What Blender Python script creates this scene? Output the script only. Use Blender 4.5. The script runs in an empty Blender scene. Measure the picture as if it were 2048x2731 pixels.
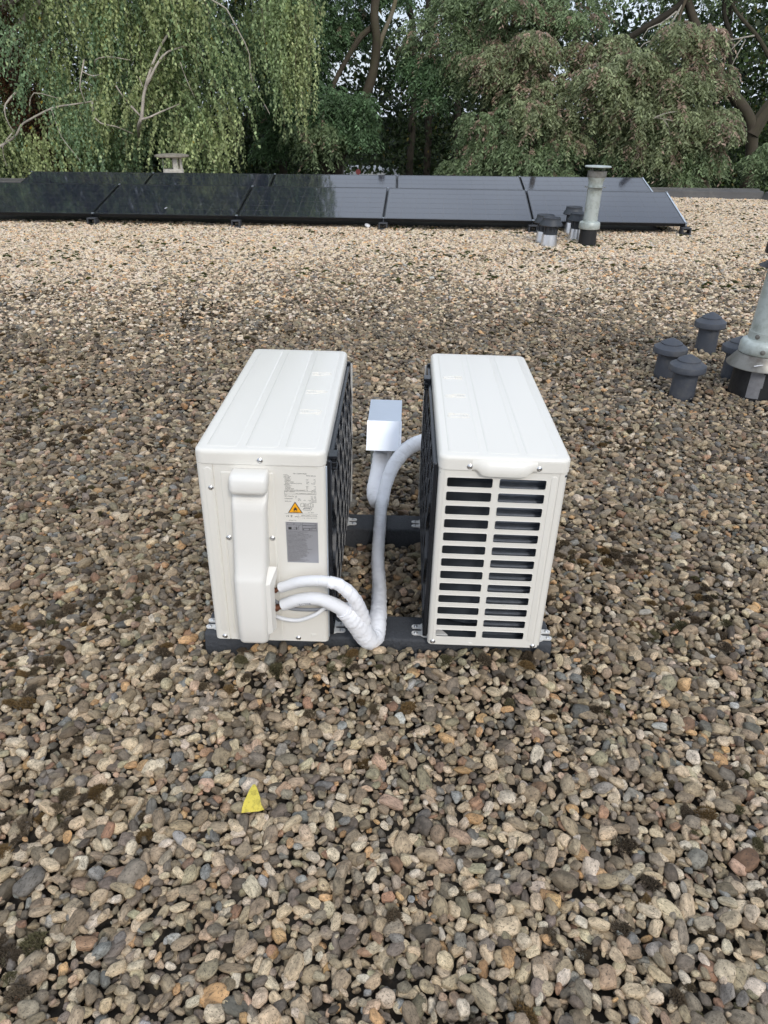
import bpy, bmesh, math, random
import numpy as np
from mathutils import Vector, Matrix, noise

# ------------------------------------------------------------------ camera, sky, sun, exposure
S = bpy.context.scene
COL = S.collection
R = math.radians
CAM_H = 1.2695
cam_data = bpy.data.cameras.new('camera')
cam_data.sensor_fit = 'VERTICAL'
cam_data.sensor_height = 36.0
cam_data.lens = 36.0 * 1899.66 / 2731.0
cam_data.clip_start = 0.02
cam_data.clip_end = 2000
cam = bpy.data.objects.new('camera', cam_data)
COL.objects.link(cam)
pitch, roll = 0.5129, 0.0093
cp, sp, cr, sr = math.cos(pitch), math.sin(pitch), math.cos(roll), math.sin(roll)
fwd = Vector((0, cp, -sp)); U = Vector((0, sp, cp)); X = Vector((1, 0, 0))
right = X * cr + U * sr
up = -X * sr + U * cr
M = Matrix((right, up, -fwd)).transposed().to_4x4()
M.translation = (0, 0, CAM_H)
cam.matrix_world = M
S.camera = cam

SUN_ELEV, SUN_AZ = R(38), R(162)          # azimuth from +y (straight ahead), clockwise: behind the camera, to the right
world = bpy.data.worlds.new('World'); S.world = world; world.use_nodes = True
wn, wl = world.node_tree.nodes, world.node_tree.links
wn.clear()
wo = wn.new('ShaderNodeOutputWorld'); bg = wn.new('ShaderNodeBackground')
sky = wn.new('ShaderNodeTexSky'); sky.sky_type = 'NISHITA'; sky.sun_disc = False
sky.sun_elevation = SUN_ELEV; sky.sun_rotation = SUN_AZ
sky.air_density = 1.0; sky.dust_density = 2.0; sky.ozone_density = 1.0
tc = wn.new('ShaderNodeTexCoord'); mp = wn.new('ShaderNodeMapping'); mp.inputs['Scale'].default_value = (1, 1, 2.2)
nz = wn.new('ShaderNodeTexNoise'); nz.inputs['Scale'].default_value = 2.3; nz.inputs['Detail'].default_value = 6
rp = wn.new('ShaderNodeValToRGB')
rp.color_ramp.elements[0].position = 0.36; rp.color_ramp.elements[0].color = (0.55, 0.55, 0.55, 1)
rp.color_ramp.elements[1].position = 0.62; rp.color_ramp.elements[1].color = (1, 1, 1, 1)
mx = wn.new('ShaderNodeMix'); mx.data_type = 'RGBA'; mx.inputs['B'].default_value = (8.0, 8.9, 10.4, 1)
wl.new(tc.outputs['Generated'], mp.inputs['Vector']); wl.new(mp.outputs[0], nz.inputs['Vector'])
wl.new(nz.outputs['Fac'], rp.inputs[0]); wl.new(rp.outputs[0], mx.inputs['Factor'])
wl.new(sky.outputs[0], mx.inputs['A']); wl.new(mx.outputs['Result'], bg.inputs['Color'])
bg.inputs['Strength'].default_value = 0.11
wl.new(bg.outputs[0], wo.inputs[0])

sun_data = bpy.data.lights.new('sun', 'SUN'); sun_data.energy = 1.4; sun_data.angle = R(11); sun_data.color = (1, 0.96, 0.9)
sun = bpy.data.objects.new('sun', sun_data); COL.objects.link(sun)
sd = Vector((math.sin(SUN_AZ) * math.cos(SUN_ELEV), math.cos(SUN_AZ) * math.cos(SUN_ELEV), math.sin(SUN_ELEV)))
sun.rotation_euler = sd.to_track_quat('Z', 'Y').to_euler()
sun.location = sd * 30

S.view_settings.view_transform = 'Standard'; S.view_settings.look = 'None'
S.view_settings.exposure = 0.08; S.view_settings.gamma = 1.0; S.view_settings.use_curve_mapping = False
S.render.engine = 'CYCLES'
S.cycles.max_bounces = 6; S.cycles.diffuse_bounces = 4; S.cycles.glossy_bounces = 2
S.cycles.transmission_bounces = 2; S.cycles.transparent_max_bounces = 2
S.cycles.use_adaptive_sampling = True; S.cycles.adaptive_threshold = 0.03
S.cycles.use_denoising = True

rnd = random.Random(7)
rng = np.random.default_rng(7)

# ------------------------------------------------------------------ materials
def srgb(r, g, b):
    f = lambda c: (c / 255 / 12.92) if c / 255 <= 0.04045 else ((c / 255 + 0.055) / 1.055) ** 2.4
    return (f(r), f(g), f(b), 1)

def mat(name, col, rough=0.5, metal=0.0, spec=0.5, var=0.0, vscale=20.0, bump=0.0, bscale=60.0, dirt=None, dirt_amt=0.0, dscale=8.0, rvar=0.0, coat=0.0):
    m = bpy.data.materials.new(name); m.use_nodes = True
    n, l = m.node_tree.nodes, m.node_tree.links
    b = n['Principled BSDF']
    b.inputs['Base Color'].default_value = col if len(col) == 4 else (*col, 1)
    b.inputs['Roughness'].default_value = rough; b.inputs['Metallic'].default_value = metal
    b.inputs['Specular IOR Level'].default_value = spec
    if coat: b.inputs['Coat Weight'].default_value = coat; b.inputs['Coat Roughness'].default_value = 0.15
    t = n.new('ShaderNodeTexCoord')
    cur = None
    if var > 0:
        q = n.new('ShaderNodeTexNoise'); q.inputs['Scale'].default_value = vscale; q.inputs['Detail'].default_value = 5
        l.new(t.outputs['Object'], q.inputs['Vector'])
        h = n.new('ShaderNodeMix'); h.data_type = 'RGBA'
        c = b.inputs['Base Color'].default_value
        h.inputs['A'].default_value = (c[0] * (1 - var), c[1] * (1 - var), c[2] * (1 - var), 1)
        h.inputs['B'].default_value = (min(1, c[0] * (1 + var)), min(1, c[1] * (1 + var)), min(1, c[2] * (1 + var)), 1)
        l.new(q.outputs['Fac'], h.inputs['Factor']); l.new(h.outputs['Result'], b.inputs['Base Color']); cur = h.outputs['Result']
    if dirt is not None:
        q = n.new('ShaderNodeTexNoise'); q.inputs['Scale'].default_value = dscale; q.inputs['Detail'].default_value = 8; q.inputs['Roughness'].default_value = 0.7
        l.new(t.outputs['Object'], q.inputs['Vector'])
        r_ = n.new('ShaderNodeValToRGB'); r_.color_ramp.elements[0].position = 0.48; r_.color_ramp.elements[1].position = 0.72
        r_.color_ramp.elements[1].color = (dirt_amt, dirt_amt, dirt_amt, 1)
        l.new(q.outputs['Fac'], r_.inputs[0])
        h = n.new('ShaderNodeMix'); h.data_type = 'RGBA'; h.inputs['B'].default_value = (*dirt[:3], 1)
        if cur: l.new(cur, h.inputs['A'])
        else: h.inputs['A'].default_value = b.inputs['Base Color'].default_value
        l.new(r_.outputs[0], h.inputs['Factor']); l.new(h.outputs['Result'], b.inputs['Base Color'])
    if rvar > 0:
        q = n.new('ShaderNodeTexNoise'); q.inputs['Scale'].default_value = vscale * 0.6; q.inputs['Detail'].default_value = 4
        l.new(t.outputs['Object'], q.inputs['Vector'])
        mr = n.new('ShaderNodeMapRange'); mr.inputs['To Min'].default_value = max(0.02, rough - rvar); mr.inputs['To Max'].default_value = rough + rvar
        l.new(q.outputs['Fac'], mr.inputs['Value']); l.new(mr.outputs[0], b.inputs['Roughness'])
    if bump > 0:
        q = n.new('ShaderNodeTexNoise'); q.inputs['Scale'].default_value = bscale; q.inputs['Detail'].default_value = 4
        l.new(t.outputs['Object'], q.inputs['Vector'])
        bp = n.new('ShaderNodeBump'); bp.inputs['Strength'].default_value = bump; bp.inputs['Distance'].default_value = 0.01
        l.new(q.outputs['Fac'], bp.inputs['Height']); l.new(bp.outputs[0], b.inputs['Normal'])
    return m

MT = {}
MT['paint'] = mat('casing_paint', (0.80, 0.77, 0.70, 1), 0.32, spec=0.5, bump=0.02, bscale=400)
MT['paint2'] = mat('cover_plastic', (0.80, 0.775, 0.72, 1), 0.42, bump=0.03, bscale=500)
MT['ink'] = mat('ink', (0.03, 0.03, 0.03, 1), 0.6)
MT['ink_soft'] = mat('grey_ink', (0.42, 0.43, 0.46, 1), 0.6)
MT['yellow'] = mat('sign_yellow', srgb(250, 175, 25), 0.5)
MT['silver'] = mat('silver_sticker', srgb(176, 176, 181), 0.3, metal=0.35, rvar=0.06, vscale=30)
MT['white_ink'] = mat('pale_ink', (0.75, 0.75, 0.75, 1), 0.5)
MT['screw'] = mat('zinc_screw', (0.62, 0.62, 0.62, 1), 0.28, metal=1.0)
MT['black_plastic'] = mat('black_plastic', (0.012, 0.014, 0.018, 1), 0.24, spec=0.5)
MT['dark_inside'] = mat('dark_inside', (0.05, 0.058, 0.07, 1), 0.45)
MT['fins'] = mat('fin_metal', (0.13, 0.145, 0.17, 1), 0.45, metal=0.4, var=0.3, vscale=60)
MT['rubber'] = mat('recycled_rubber', srgb(62, 64, 68), 0.72, var=0.25, vscale=90, bump=0.35, bscale=160)
MT['foot'] = mat('foot_steel', (0.66, 0.65, 0.62, 1), 0.4)
MT['wrap'] = mat('white_tape', (0.92, 0.92, 0.94, 1), 0.40, bump=0.12, bscale=120)
MT['foam'] = mat('white_foam_sleeve', (0.84, 0.84, 0.85, 1), 0.6, bump=0.25, bscale=700)
MT['copper'] = mat('copper', (0.20, 0.085, 0.05, 1), 0.5, metal=0.6, var=0.4, vscale=80)
MT['cable'] = mat('white_cable', (0.78, 0.78, 0.78, 1), 0.4)
MT['grey_cable'] = mat('grey_cable', (0.22, 0.23, 0.25, 1), 0.5)
MT['sheet'] = mat('aluminium_sheet', (0.70, 0.74, 0.80, 1), 0.36, metal=1.0, rvar=0.1, vscale=14, var=0.06)
MT['galv'] = mat('galvanised_steel', srgb(188, 195, 190), 0.48, metal=0.35, var=0.14, vscale=14, dirt=srgb(112, 116, 98), dirt_amt=0.75, dscale=9, rvar=0.12)
MT['galv_dark'] = mat('stained_steel', srgb(132, 130, 124), 0.45, metal=0.5, var=0.25, vscale=12, dirt=srgb(70, 58, 46), dirt_amt=0.9, dscale=9, rvar=0.12)
MT['alu'] = mat('aluminium_collar', (0.72, 0.73, 0.75, 1), 0.34, metal=0.9, rvar=0.1, vscale=25, var=0.1)
MT['bitumen'] = mat('black_sleeve', (0.012, 0.012, 0.013, 1), 0.5, var=0.4, vscale=30, bump=0.2, bscale=60)
MT['vent'] = mat('anthracite_plastic', srgb(66, 70, 78), 0.55, var=0.12, vscale=12, dirt=srgb(116, 112, 104), dirt_amt=0.35, dscale=14, bump=0.05, bscale=120)
MT['vent_far'] = mat('charcoal_cap', srgb(56, 60, 66), 0.55, var=0.15, vscale=12)
MT['tape'] = mat('grey_tape', (0.20, 0.20, 0.21, 1), 0.4, var=0.3, vscale=60)
MT['frame'] = mat('black_frame', (0.010, 0.011, 0.013, 1), 0.35, metal=0.3)
MT['clamp'] = mat('clamp_metal', (0.45, 0.48, 0.52, 1), 0.35, metal=0.9)
MT['edge_alu'] = mat('bright_trim', (0.70, 0.76, 0.82, 1), 0.35, metal=0.7)
MT['concrete'] = mat('pale_concrete', srgb(205, 200, 188), 0.85, var=0.12, vscale=10, dirt=srgb(95, 92, 80), dirt_amt=0.7, dscale=9, bump=0.2)
MT['concrete_cap'] = mat('lichen_concrete', srgb(140, 132, 118), 0.9, var=0.2, vscale=14, dirt=srgb(78, 76, 64), dirt_amt=0.8, dscale=12, bump=0.3)
MT['kerb'] = mat('bitumen_edge', srgb(84, 82, 80), 0.75, var=0.25, vscale=5, dirt=srgb(120, 116, 108), dirt_amt=0.5, dscale=3, bump=0.15, bscale=60)
MT['kerb_trim'] = mat('edge_trim', srgb(150, 148, 142), 0.5, metal=0.4, var=0.15, vscale=6)
MT['deck'] = mat('dirt_bed', (0.045, 0.036, 0.026, 1), 0.95, var=0.5, vscale=30, bump=0.5, bscale=90)
MT['cloth'] = mat('yellow_cloth', srgb(216, 198, 84), 0.8, var=0.12, vscale=60, dirt=srgb(120, 108, 48), dirt_amt=0.85, dscale=60, bump=0.3, bscale=350)
MT['wall'] = mat('brick_wall', srgb(120, 90, 72), 0.9, var=0.2)
MT['soil'] = mat('lawn', (0.022, 0.030, 0.014, 1), 1.0, spec=0.0, var=0.5, vscale=0.6)
MT['white_van'] = mat('van_paint', (0.75, 0.76, 0.78, 1), 0.3)
MT['red_sign'] = mat('red_sign', (0.40, 0.11, 0.11, 1), 0.4)
MT['glass_dark'] = mat('dark_glass', (0.01, 0.012, 0.014, 1), 0.08)
MT['chip_w'] = mat('pale_litter', (0.75, 0.75, 0.76, 1), 0.5)
MT['wood_chip'] = mat('stick_wood', srgb(150, 110, 75), 0.8, var=0.3, vscale=60)

def panel_material():
    m = bpy.data.materials.new('solar_glass'); m.use_nodes = True
    n, l = m.node_tree.nodes, m.node_tree.links; b = n['Principled BSDF']
    b.inputs['Roughness'].default_value = 0.075; b.inputs['IOR'].default_value = 1.78
    t = n.new('ShaderNodeTexCoord'); q = n.new('ShaderNodeTexNoise'); q.inputs['Scale'].default_value = 2.2; q.inputs['Detail'].default_value = 6
    l.new(t.outputs['Object'], q.inputs['Vector'])
    h = n.new('ShaderNodeMix'); h.data_type = 'RGBA'; h.inputs['A'].default_value = (0.014, 0.017, 0.028, 1); h.inputs['B'].default_value = (0.026, 0.029, 0.040, 1)
    l.new(q.outputs['Fac'], h.inputs['Factor']); l.new(h.outputs['Result'], b.inputs['Base Color'])
    mr = n.new('ShaderNodeMapRange'); mr.inputs['To Min'].default_value = 0.03; mr.inputs['To Max'].default_value = 0.09
    l.new(q.outputs['Fac'], mr.inputs['Value']); l.new(mr.outputs[0], b.inputs['Roughness'])
    return m
MT['solar'] = panel_material()
MT['cell_gap'] = mat('cell_gap', (0.07, 0.07, 0.075, 1), 0.12)

def tint_material(name, rough, kind):
    m = bpy.data.materials.new(name); m.use_nodes = True
    n, l = m.node_tree.nodes, m.node_tree.links; b = n['Principled BSDF']; o = n['Material Output']
    a = n.new('ShaderNodeAttribute'); a.attribute_name = 'tint'
    b.inputs['Roughness'].default_value = rough
    if kind == 'pebble':
        a.attribute_type = 'INSTANCER'
        t = n.new('ShaderNodeTexCoord'); ad = n.new('ShaderNodeVectorMath'); ad.operation = 'ADD'
        sc = n.new('ShaderNodeVectorMath'); sc.operation = 'SCALE'; sc.inputs['Scale'].default_value = 57.0
        l.new(a.outputs['Color'], sc.inputs[0]); l.new(t.outputs['Generated'], ad.inputs[0]); l.new(sc.outputs[0], ad.inputs[1])
        q1 = n.new('ShaderNodeTexNoise'); q1.inputs['Scale'].default_value = 2.6; q1.inputs['Detail'].default_value = 6; q1.inputs['Roughness'].default_value = 0.65
        q2 = n.new('ShaderNodeTexNoise'); q2.inputs['Scale'].default_value = 9; q2.inputs['Detail'].default_value = 4; q2.inputs['Roughness'].default_value = 0.7
        l.new(ad.outputs[0], q1.inputs['Vector']); l.new(ad.outputs[0], q2.inputs['Vector'])
        mr = n.new('ShaderNodeMapRange'); mr.inputs['From Min'].default_value = 0.3; mr.inputs['From Max'].default_value = 0.72
        mr.inputs['To Min'].default_value = 0.50; mr.inputs['To Max'].default_value = 1.42
        l.new(q1.outputs['Fac'], mr.inputs['Value'])
        h = n.new('ShaderNodeMix'); h.data_type = 'RGBA'; h.blend_type = 'MULTIPLY'; h.inputs['Factor'].default_value = 1
        l.new(a.outputs['Color'], h.inputs['A']); l.new(mr.outputs[0], h.inputs['B'])
        r_ = n.new('ShaderNodeValToRGB'); r_.color_ramp.elements[0].position = 0.54; r_.color_ramp.elements[1].position = 0.64
        r_.color_ramp.elements[0].color = (0, 0, 0, 1); r_.color_ramp.elements[1].color = (0.8, 0.8, 0.8, 1)
        l.new(q2.outputs['Fac'], r_.inputs[0])
        h2 = n.new('ShaderNodeMix'); h2.data_type = 'RGBA'; h2.inputs['B'].default_value = (0.055, 0.045, 0.032, 1)
        l.new(r_.outputs[0], h2.inputs['Factor']); l.new(h.outputs['Result'], h2.inputs['A'])
        l.new(h2.outputs['Result'], b.inputs['Base Color'])
        bp = n.new('ShaderNodeBump'); bp.inputs['Strength'].default_value = 0.35; bp.inputs['Distance'].default_value = 0.004
        l.new(q2.outputs['Fac'], bp.inputs['Height']); l.new(bp.outputs[0], b.inputs['Normal'])
        b.inputs['Specular IOR Level'].default_value = 0.35
    elif kind == 'leaf':
        l.new(a.outputs['Color'], b.inputs['Base Color'])
        b.inputs['Specular IOR Level'].default_value = 0.35
        tr = n.new('ShaderNodeBsdfTranslucent'); ms = n.new('ShaderNodeMixShader'); ms.inputs[0].default_value = 0.38
        l.new(a.outputs['Color'], tr.inputs['Color'])
        l.new(b.outputs[0], ms.inputs[1]); l.new(tr.outputs[0], ms.inputs[2]); l.new(ms.outputs[0], o.inputs['Surface'])
    elif kind == 'moss':
        a.attribute_type = 'INSTANCER'
        l.new(a.outputs['Color'], b.inputs['Base Color'])
        b.inputs['Specular IOR Level'].default_value = 0.1
    return m
MT['pebble'] = tint_material('pebble_stone', 0.72, 'pebble')
MT['leaf'] = tint_material('leaf', 0.5, 'leaf')
MT['moss'] = tint_material('moss', 0.95, 'moss')
MT['bark_birch'] = mat('birch_bark', srgb(188, 178, 165), 0.8, var=0.15, vscale=9, dirt=srgb(70, 60, 50), dirt_amt=0.85, dscale=5, bump=0.3, bscale=30)
MT['bark_grey'] = mat('grey_bark', srgb(74, 66, 54), 0.9, var=0.3, vscale=7, dirt=srgb(70, 72, 45), dirt_amt=0.6, dscale=4, bump=0.6, bscale=24)
MT['bark_pale'] = mat('pale_bark', srgb(120, 112, 96), 0.9, var=0.3, vscale=7, dirt=srgb(110, 100, 60), dirt_amt=0.7, dscale=4, bump=0.6, bscale=24)
MT['bark_dark'] = mat('dark_bark', srgb(50, 45, 36), 0.95, var=0.3, vscale=7, bump=0.6, bscale=24)
MT['twig'] = mat('twig', srgb(84, 74, 58), 0.9)
MT['twig_pale'] = mat('pale_twig', srgb(165, 158, 145), 0.85)

# ------------------------------------------------------------------ helpers
def tag(o, label=None, cat=None, group=None, kind=None):
    if label: o['label'] = label
    if cat: o['category'] = cat
    if group: o['group'] = group
    if kind: o['kind'] = kind
    return o

def link(name, me, m, parent=None, smooth=True, sharp=None):
    o = bpy.data.objects.new(name, me); COL.objects.link(o)
    if m is not None:
        me.materials.clear(); me.materials.append(MT[m] if isinstance(m, str) else m)
    if parent: o.parent = parent
    if smooth and len(me.polygons):
        me.polygons.foreach_set('use_smooth', np.ones(len(me.polygons), dtype=bool))
        if sharp is not None: me.set_sharp_from_angle(angle=R(sharp))
    return o

def empty(name, loc=(0, 0, 0), rot=(0, 0, 0)):
    o = bpy.data.objects.new(name, None); COL.objects.link(o)
    o.location = loc; o.rotation_euler = rot; o.empty_display_size = 0.1
    return o

class MB:
    """collects shapes into one mesh"""
    def __init__(s): s.v = []; s.f = []
    def add(s, v, f):
        b = len(s.v); s.v += [tuple(p) for p in v]; s.f += [tuple(i + b for i in q) for q in f]
        return s
    def bm(s, bm, mw=None):
        if mw is not None: bm.transform(mw)
        bm.verts.index_update()
        s.add([v.co[:] for v in bm.verts], [[v.index for v in f.verts] for f in bm.faces]); bm.free()
        return s
    def box(s, a, b, bev=0.0, seg=2, mw=None):
        bm = bmesh.new(); bmesh.ops.create_cube(bm, size=1)
        for v in bm.verts: v.co = Vector([a[i] + (v.co[i] + 0.5) * (b[i] - a[i]) for i in range(3)])
        if bev > 0: bmesh.ops.bevel(bm, geom=bm.edges[:], offset=bev, segments=seg, profile=0.5, affect='EDGES')
        return s.bm(bm, mw)
    def lathe(s, prof, n=40, c=(0, 0, 0), a0=0.0, a1=2 * math.pi, ax=None):
        full = abs(a1 - a0 - 2 * math.pi) < 1e-6
        k = n if full else n + 1
        v = []; f = []
        for r, z in prof:
            for i in range(k):
                t = a0 + (a1 - a0) * i / n
                v.append((c[0] + r * math.cos(t), c[1] + r * math.sin(t), c[2] + z))
        m = len(prof)
        for j in range(m - 1):
            for i in range(n):
                i2 = (i + 1) % k
                f.append((j * k + i, j * k + i2, (j + 1) * k + i2, (j + 1) * k + i))
        return s.add(v, f)
    def tube(s, pts, rad, n=8, cap=True, wr=None):
        P = [Vector(p) for p in pts]; m = len(P)
        rad = rad if hasattr(rad, '__len__') else [rad] * m
        T = [(P[min(i + 1, m - 1)] - P[max(i - 1, 0)]).normalized() for i in range(m)]
        ref = Vector((0, 0, 1)) if abs(T[0].z) < 0.9 else Vector((1, 0, 0))
        nrm = (ref - T[0] * ref.dot(T[0])).normalized()
        v = []; f = []; arc = 0
        for i in range(m):
            nrm = (nrm - T[i] * nrm.dot(T[i])).normalized(); bn = T[i].cross(nrm)
            if i: arc += (P[i] - P[i - 1]).length
            for k in range(n):
                t = 2 * math.pi * k / n
                r = rad[i]
                if wr: r = wr(r, arc, t)
                v.append(P[i] + (nrm * math.cos(t) + bn * math.sin(t)) * r)
        for i in range(m - 1):
            for k in range(n):
                f.append((i * n + k, i * n + (k + 1) % n, (i + 1) * n + (k + 1) % n, (i + 1) * n + k))
        if cap: f.append(tuple(range(n - 1, -1, -1))); f.append(tuple(range((m - 1) * n, m * n)))
        return s.add(v, f)
    def poly(s, pts, z0, z1, plane='z'):
        """prism of a flat outline"""
        n = len(pts); mp_ = {'z': lambda a, b, c: (a, b, c), 'y': lambda a, b, c: (a, c, b), 'x': lambda a, b, c: (c, a, b)}[plane]
        v = [mp_(a, b, z0) for a, b in pts] + [mp_(a, b, z1) for a, b in pts]
        f = [tuple(range(n - 1, -1, -1)), tuple(range(n, 2 * n))] + [(i, (i + 1) % n, n + (i + 1) % n, n + i) for i in range(n)]
        return s.add(v, f)
    def build(s, name, m, parent=None, smooth=True, sharp=35, fix=True):
        me = bpy.data.meshes.new(name); me.from_pydata(s.v, [], s.f)
        if fix:
            bm = bmesh.new(); bm.from_mesh(me); bmesh.ops.recalc_face_normals(bm, faces=bm.faces[:]); bm.to_mesh(me); bm.free()
        return link(name, me, m, parent, smooth, sharp)

def copy_tree(o, parent=None):
    c = o.copy(); COL.objects.link(c); c.parent = parent
    for ch in o.children: copy_tree(ch, c)
    return c

def catmull(pts, step=0.01):
    P = [Vector(p) for p in pts]; P = [P[0] * 2 - P[1]] + P + [P[-1] * 2 - P[-2]]
    out = []
    for i in range(1, len(P) - 2):
        n = max(2, int((P[i + 1] - P[i]).length / step))
        for k in range(n):
            t = k / n; a, b, c, d = P[i - 1], P[i], P[i + 1], P[i + 2]
            out.append(0.5 * ((2 * b) + (c - a) * t + (2 * a - 5 * b + 4 * c - d) * t * t + (3 * b - a - 3 * c + d) * t ** 3))
    out.append(P[-2]); return out

def rrect(x0, x1, y0, y1, r, n=5):
    r = min(r, (x1 - x0) / 2 - 1e-5, (y1 - y0) / 2 - 1e-5)
    out = []
    for cx, cy, a in ((x1 - r, y0 + r, -90), (x1 - r, y1 - r, 0), (x0 + r, y1 - r, 90), (x0 + r, y0 + r, 180)):
        for i in range(n + 1):
            t = R(a + 90 * i / n); out.append((cx + r * math.cos(t), cy + r * math.sin(t)))
    return out

def fill_curve(splines, extrude=0.0, bevel=0.0):
    """filled flat plate with holes: list of closed outlines in XY -> mesh"""
    cu = bpy.data.curves.new('plate', 'CURVE'); cu.dimensions = '2D'; cu.fill_mode = 'BOTH'; cu.extrude = extrude; cu.bevel_depth = bevel; cu.bevel_resolution = 1
    for sp_ in splines:
        s_ = cu.splines.new('POLY'); s_.points.add(len(sp_) - 1); s_.use_cyclic_u = True
        for i, (a, b) in enumerate(sp_): s_.points[i].co = (a, b, 0, 1)
    o = bpy.data.objects.new('plate', cu); me = bpy.data.meshes.new_from_object(o)
    bpy.data.objects.remove(o); bpy.data.curves.remove(cu)
    return me

def text_data(txt, size, align='LEFT'):
    cu = bpy.data.curves.new('text', 'FONT'); cu.body = txt; cu.size = size; cu.align_x = align; cu.resolution_u = 2
    o = bpy.data.objects.new('text', cu); me = bpy.data.meshes.new_from_object(o)
    v = [tuple(x.co) for x in me.vertices]; f = [tuple(p.vertices) for p in me.polygons]
    bpy.data.objects.remove(o); bpy.data.curves.remove(cu); bpy.data.meshes.remove(me)
    return v, f

# ------------------------------------------------------------------ roof, ground
KY = lambda x: 13.42 - 0.055 * (x - 6.5)           # line of the back edge
CORNER = (6.5, 13.42)
def roof_outline(inset=0.0):
    return [(-12, -4), (CORNER[0] - 0.96 + inset, -4), (CORNER[0] + inset, CORNER[1] + inset), (-12, KY(-12) + inset)]
roof = MB().poly(roof_outline(0.28), -0.45, -0.03).build('roof', 'deck', smooth=False)
tag(roof, kind='structure')
MB().poly(roof_outline(0.22), -3.3, -0.451).build('building_wall', 'wall', roof, smooth=False)
# bitumen-covered upstand along the back and the right edge, in lengths
def upstand(p0, p1, nseg, name='roof_edge'):
    a, b = Vector((*p0, 0)), Vector((*p1, 0)); d = (b - a) / nseg; n = Vector((-d.y, d.x, 0)).normalized()
    for i in range(nseg):
        u0, u1 = a + d * (i + 0.001), a + d * (i + 0.999)
        dz = rnd.uniform(-0.004, 0.004)
        prof = [(-0.05, -0.03), (-0.01, 0.055 + dz), (0.005, 0.10 + dz), (0.03, 0.112 + dz), (0.20, 0.118 + dz), (0.21, 0.135 + dz), (0.25, 0.135 + dz), (0.25, -0.2)]
        mb = MB(); k = len(prof)
        v = [tuple(q + n * s_ + Vector((0, 0, z))) for q in (u0, u1) for s_, z in prof]
        mb.add(v, [(j, j + 1, k + j + 1, k + j) for j in range(k - 1)] + [tuple(range(k)), tuple(range(2 * k - 1, k - 1, -1))])
        o = mb.build(name, 'kerb', roof, smooth=False)
        tr = MB(); tr.v = [tuple(q + n * s_ + Vector((0, 0, z + dz))) for q in (u0, u1) for s_, z in ((0.206, 0.137), (0.254, 0.137), (0.254, 0.06), (0.251, 0.06), (0.251, 0.1351), (0.206, 0.1351))]
        tr.f = [(j, (j + 1) % 6, 6 + (j + 1) % 6, 6 + j) for j in range(6)]
        tr.build('edge_trim', 'kerb_trim', o, smooth=False)
upstand((-12, KY(-12)), CORNER, 7)
upstand((CORNER[0], CORNER[1] - 0.02), (CORNER[0] - 0.96, -4), 6)

ground = MB().add([(-400, -200, -3.3), (400, -200, -3.3), (400, 700, -3.3), (-400, 700, -3.3)], [(0, 1, 2, 3)]).build('ground', 'soil', smooth=False)
tag(ground, kind='structure')

# ------------------------------------------------------------------ the two outdoor units
UW, UL, UH, LIDZ = 0.147, 0.774, 0.541, 0.507      # half width, length, height, lower edge of the lid

def screw(parent, p, axis='y', r=0.0055, name='screw'):
    mb = MB().lathe([(r * 1.25, 0), (r * 1.25, 0.0006), (r, 0.0014), (r * 0.75, 0.0032), (r * 0.3, 0.0036), (r * 0.28, 0.0026), (0.00001, 0.0026)], 14)
    o = mb.build(name, 'screw', parent, sharp=50)
    o.location = p
    if axis == 'y': o.rotation_euler = (R(90), 0, 0)
    return o

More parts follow.
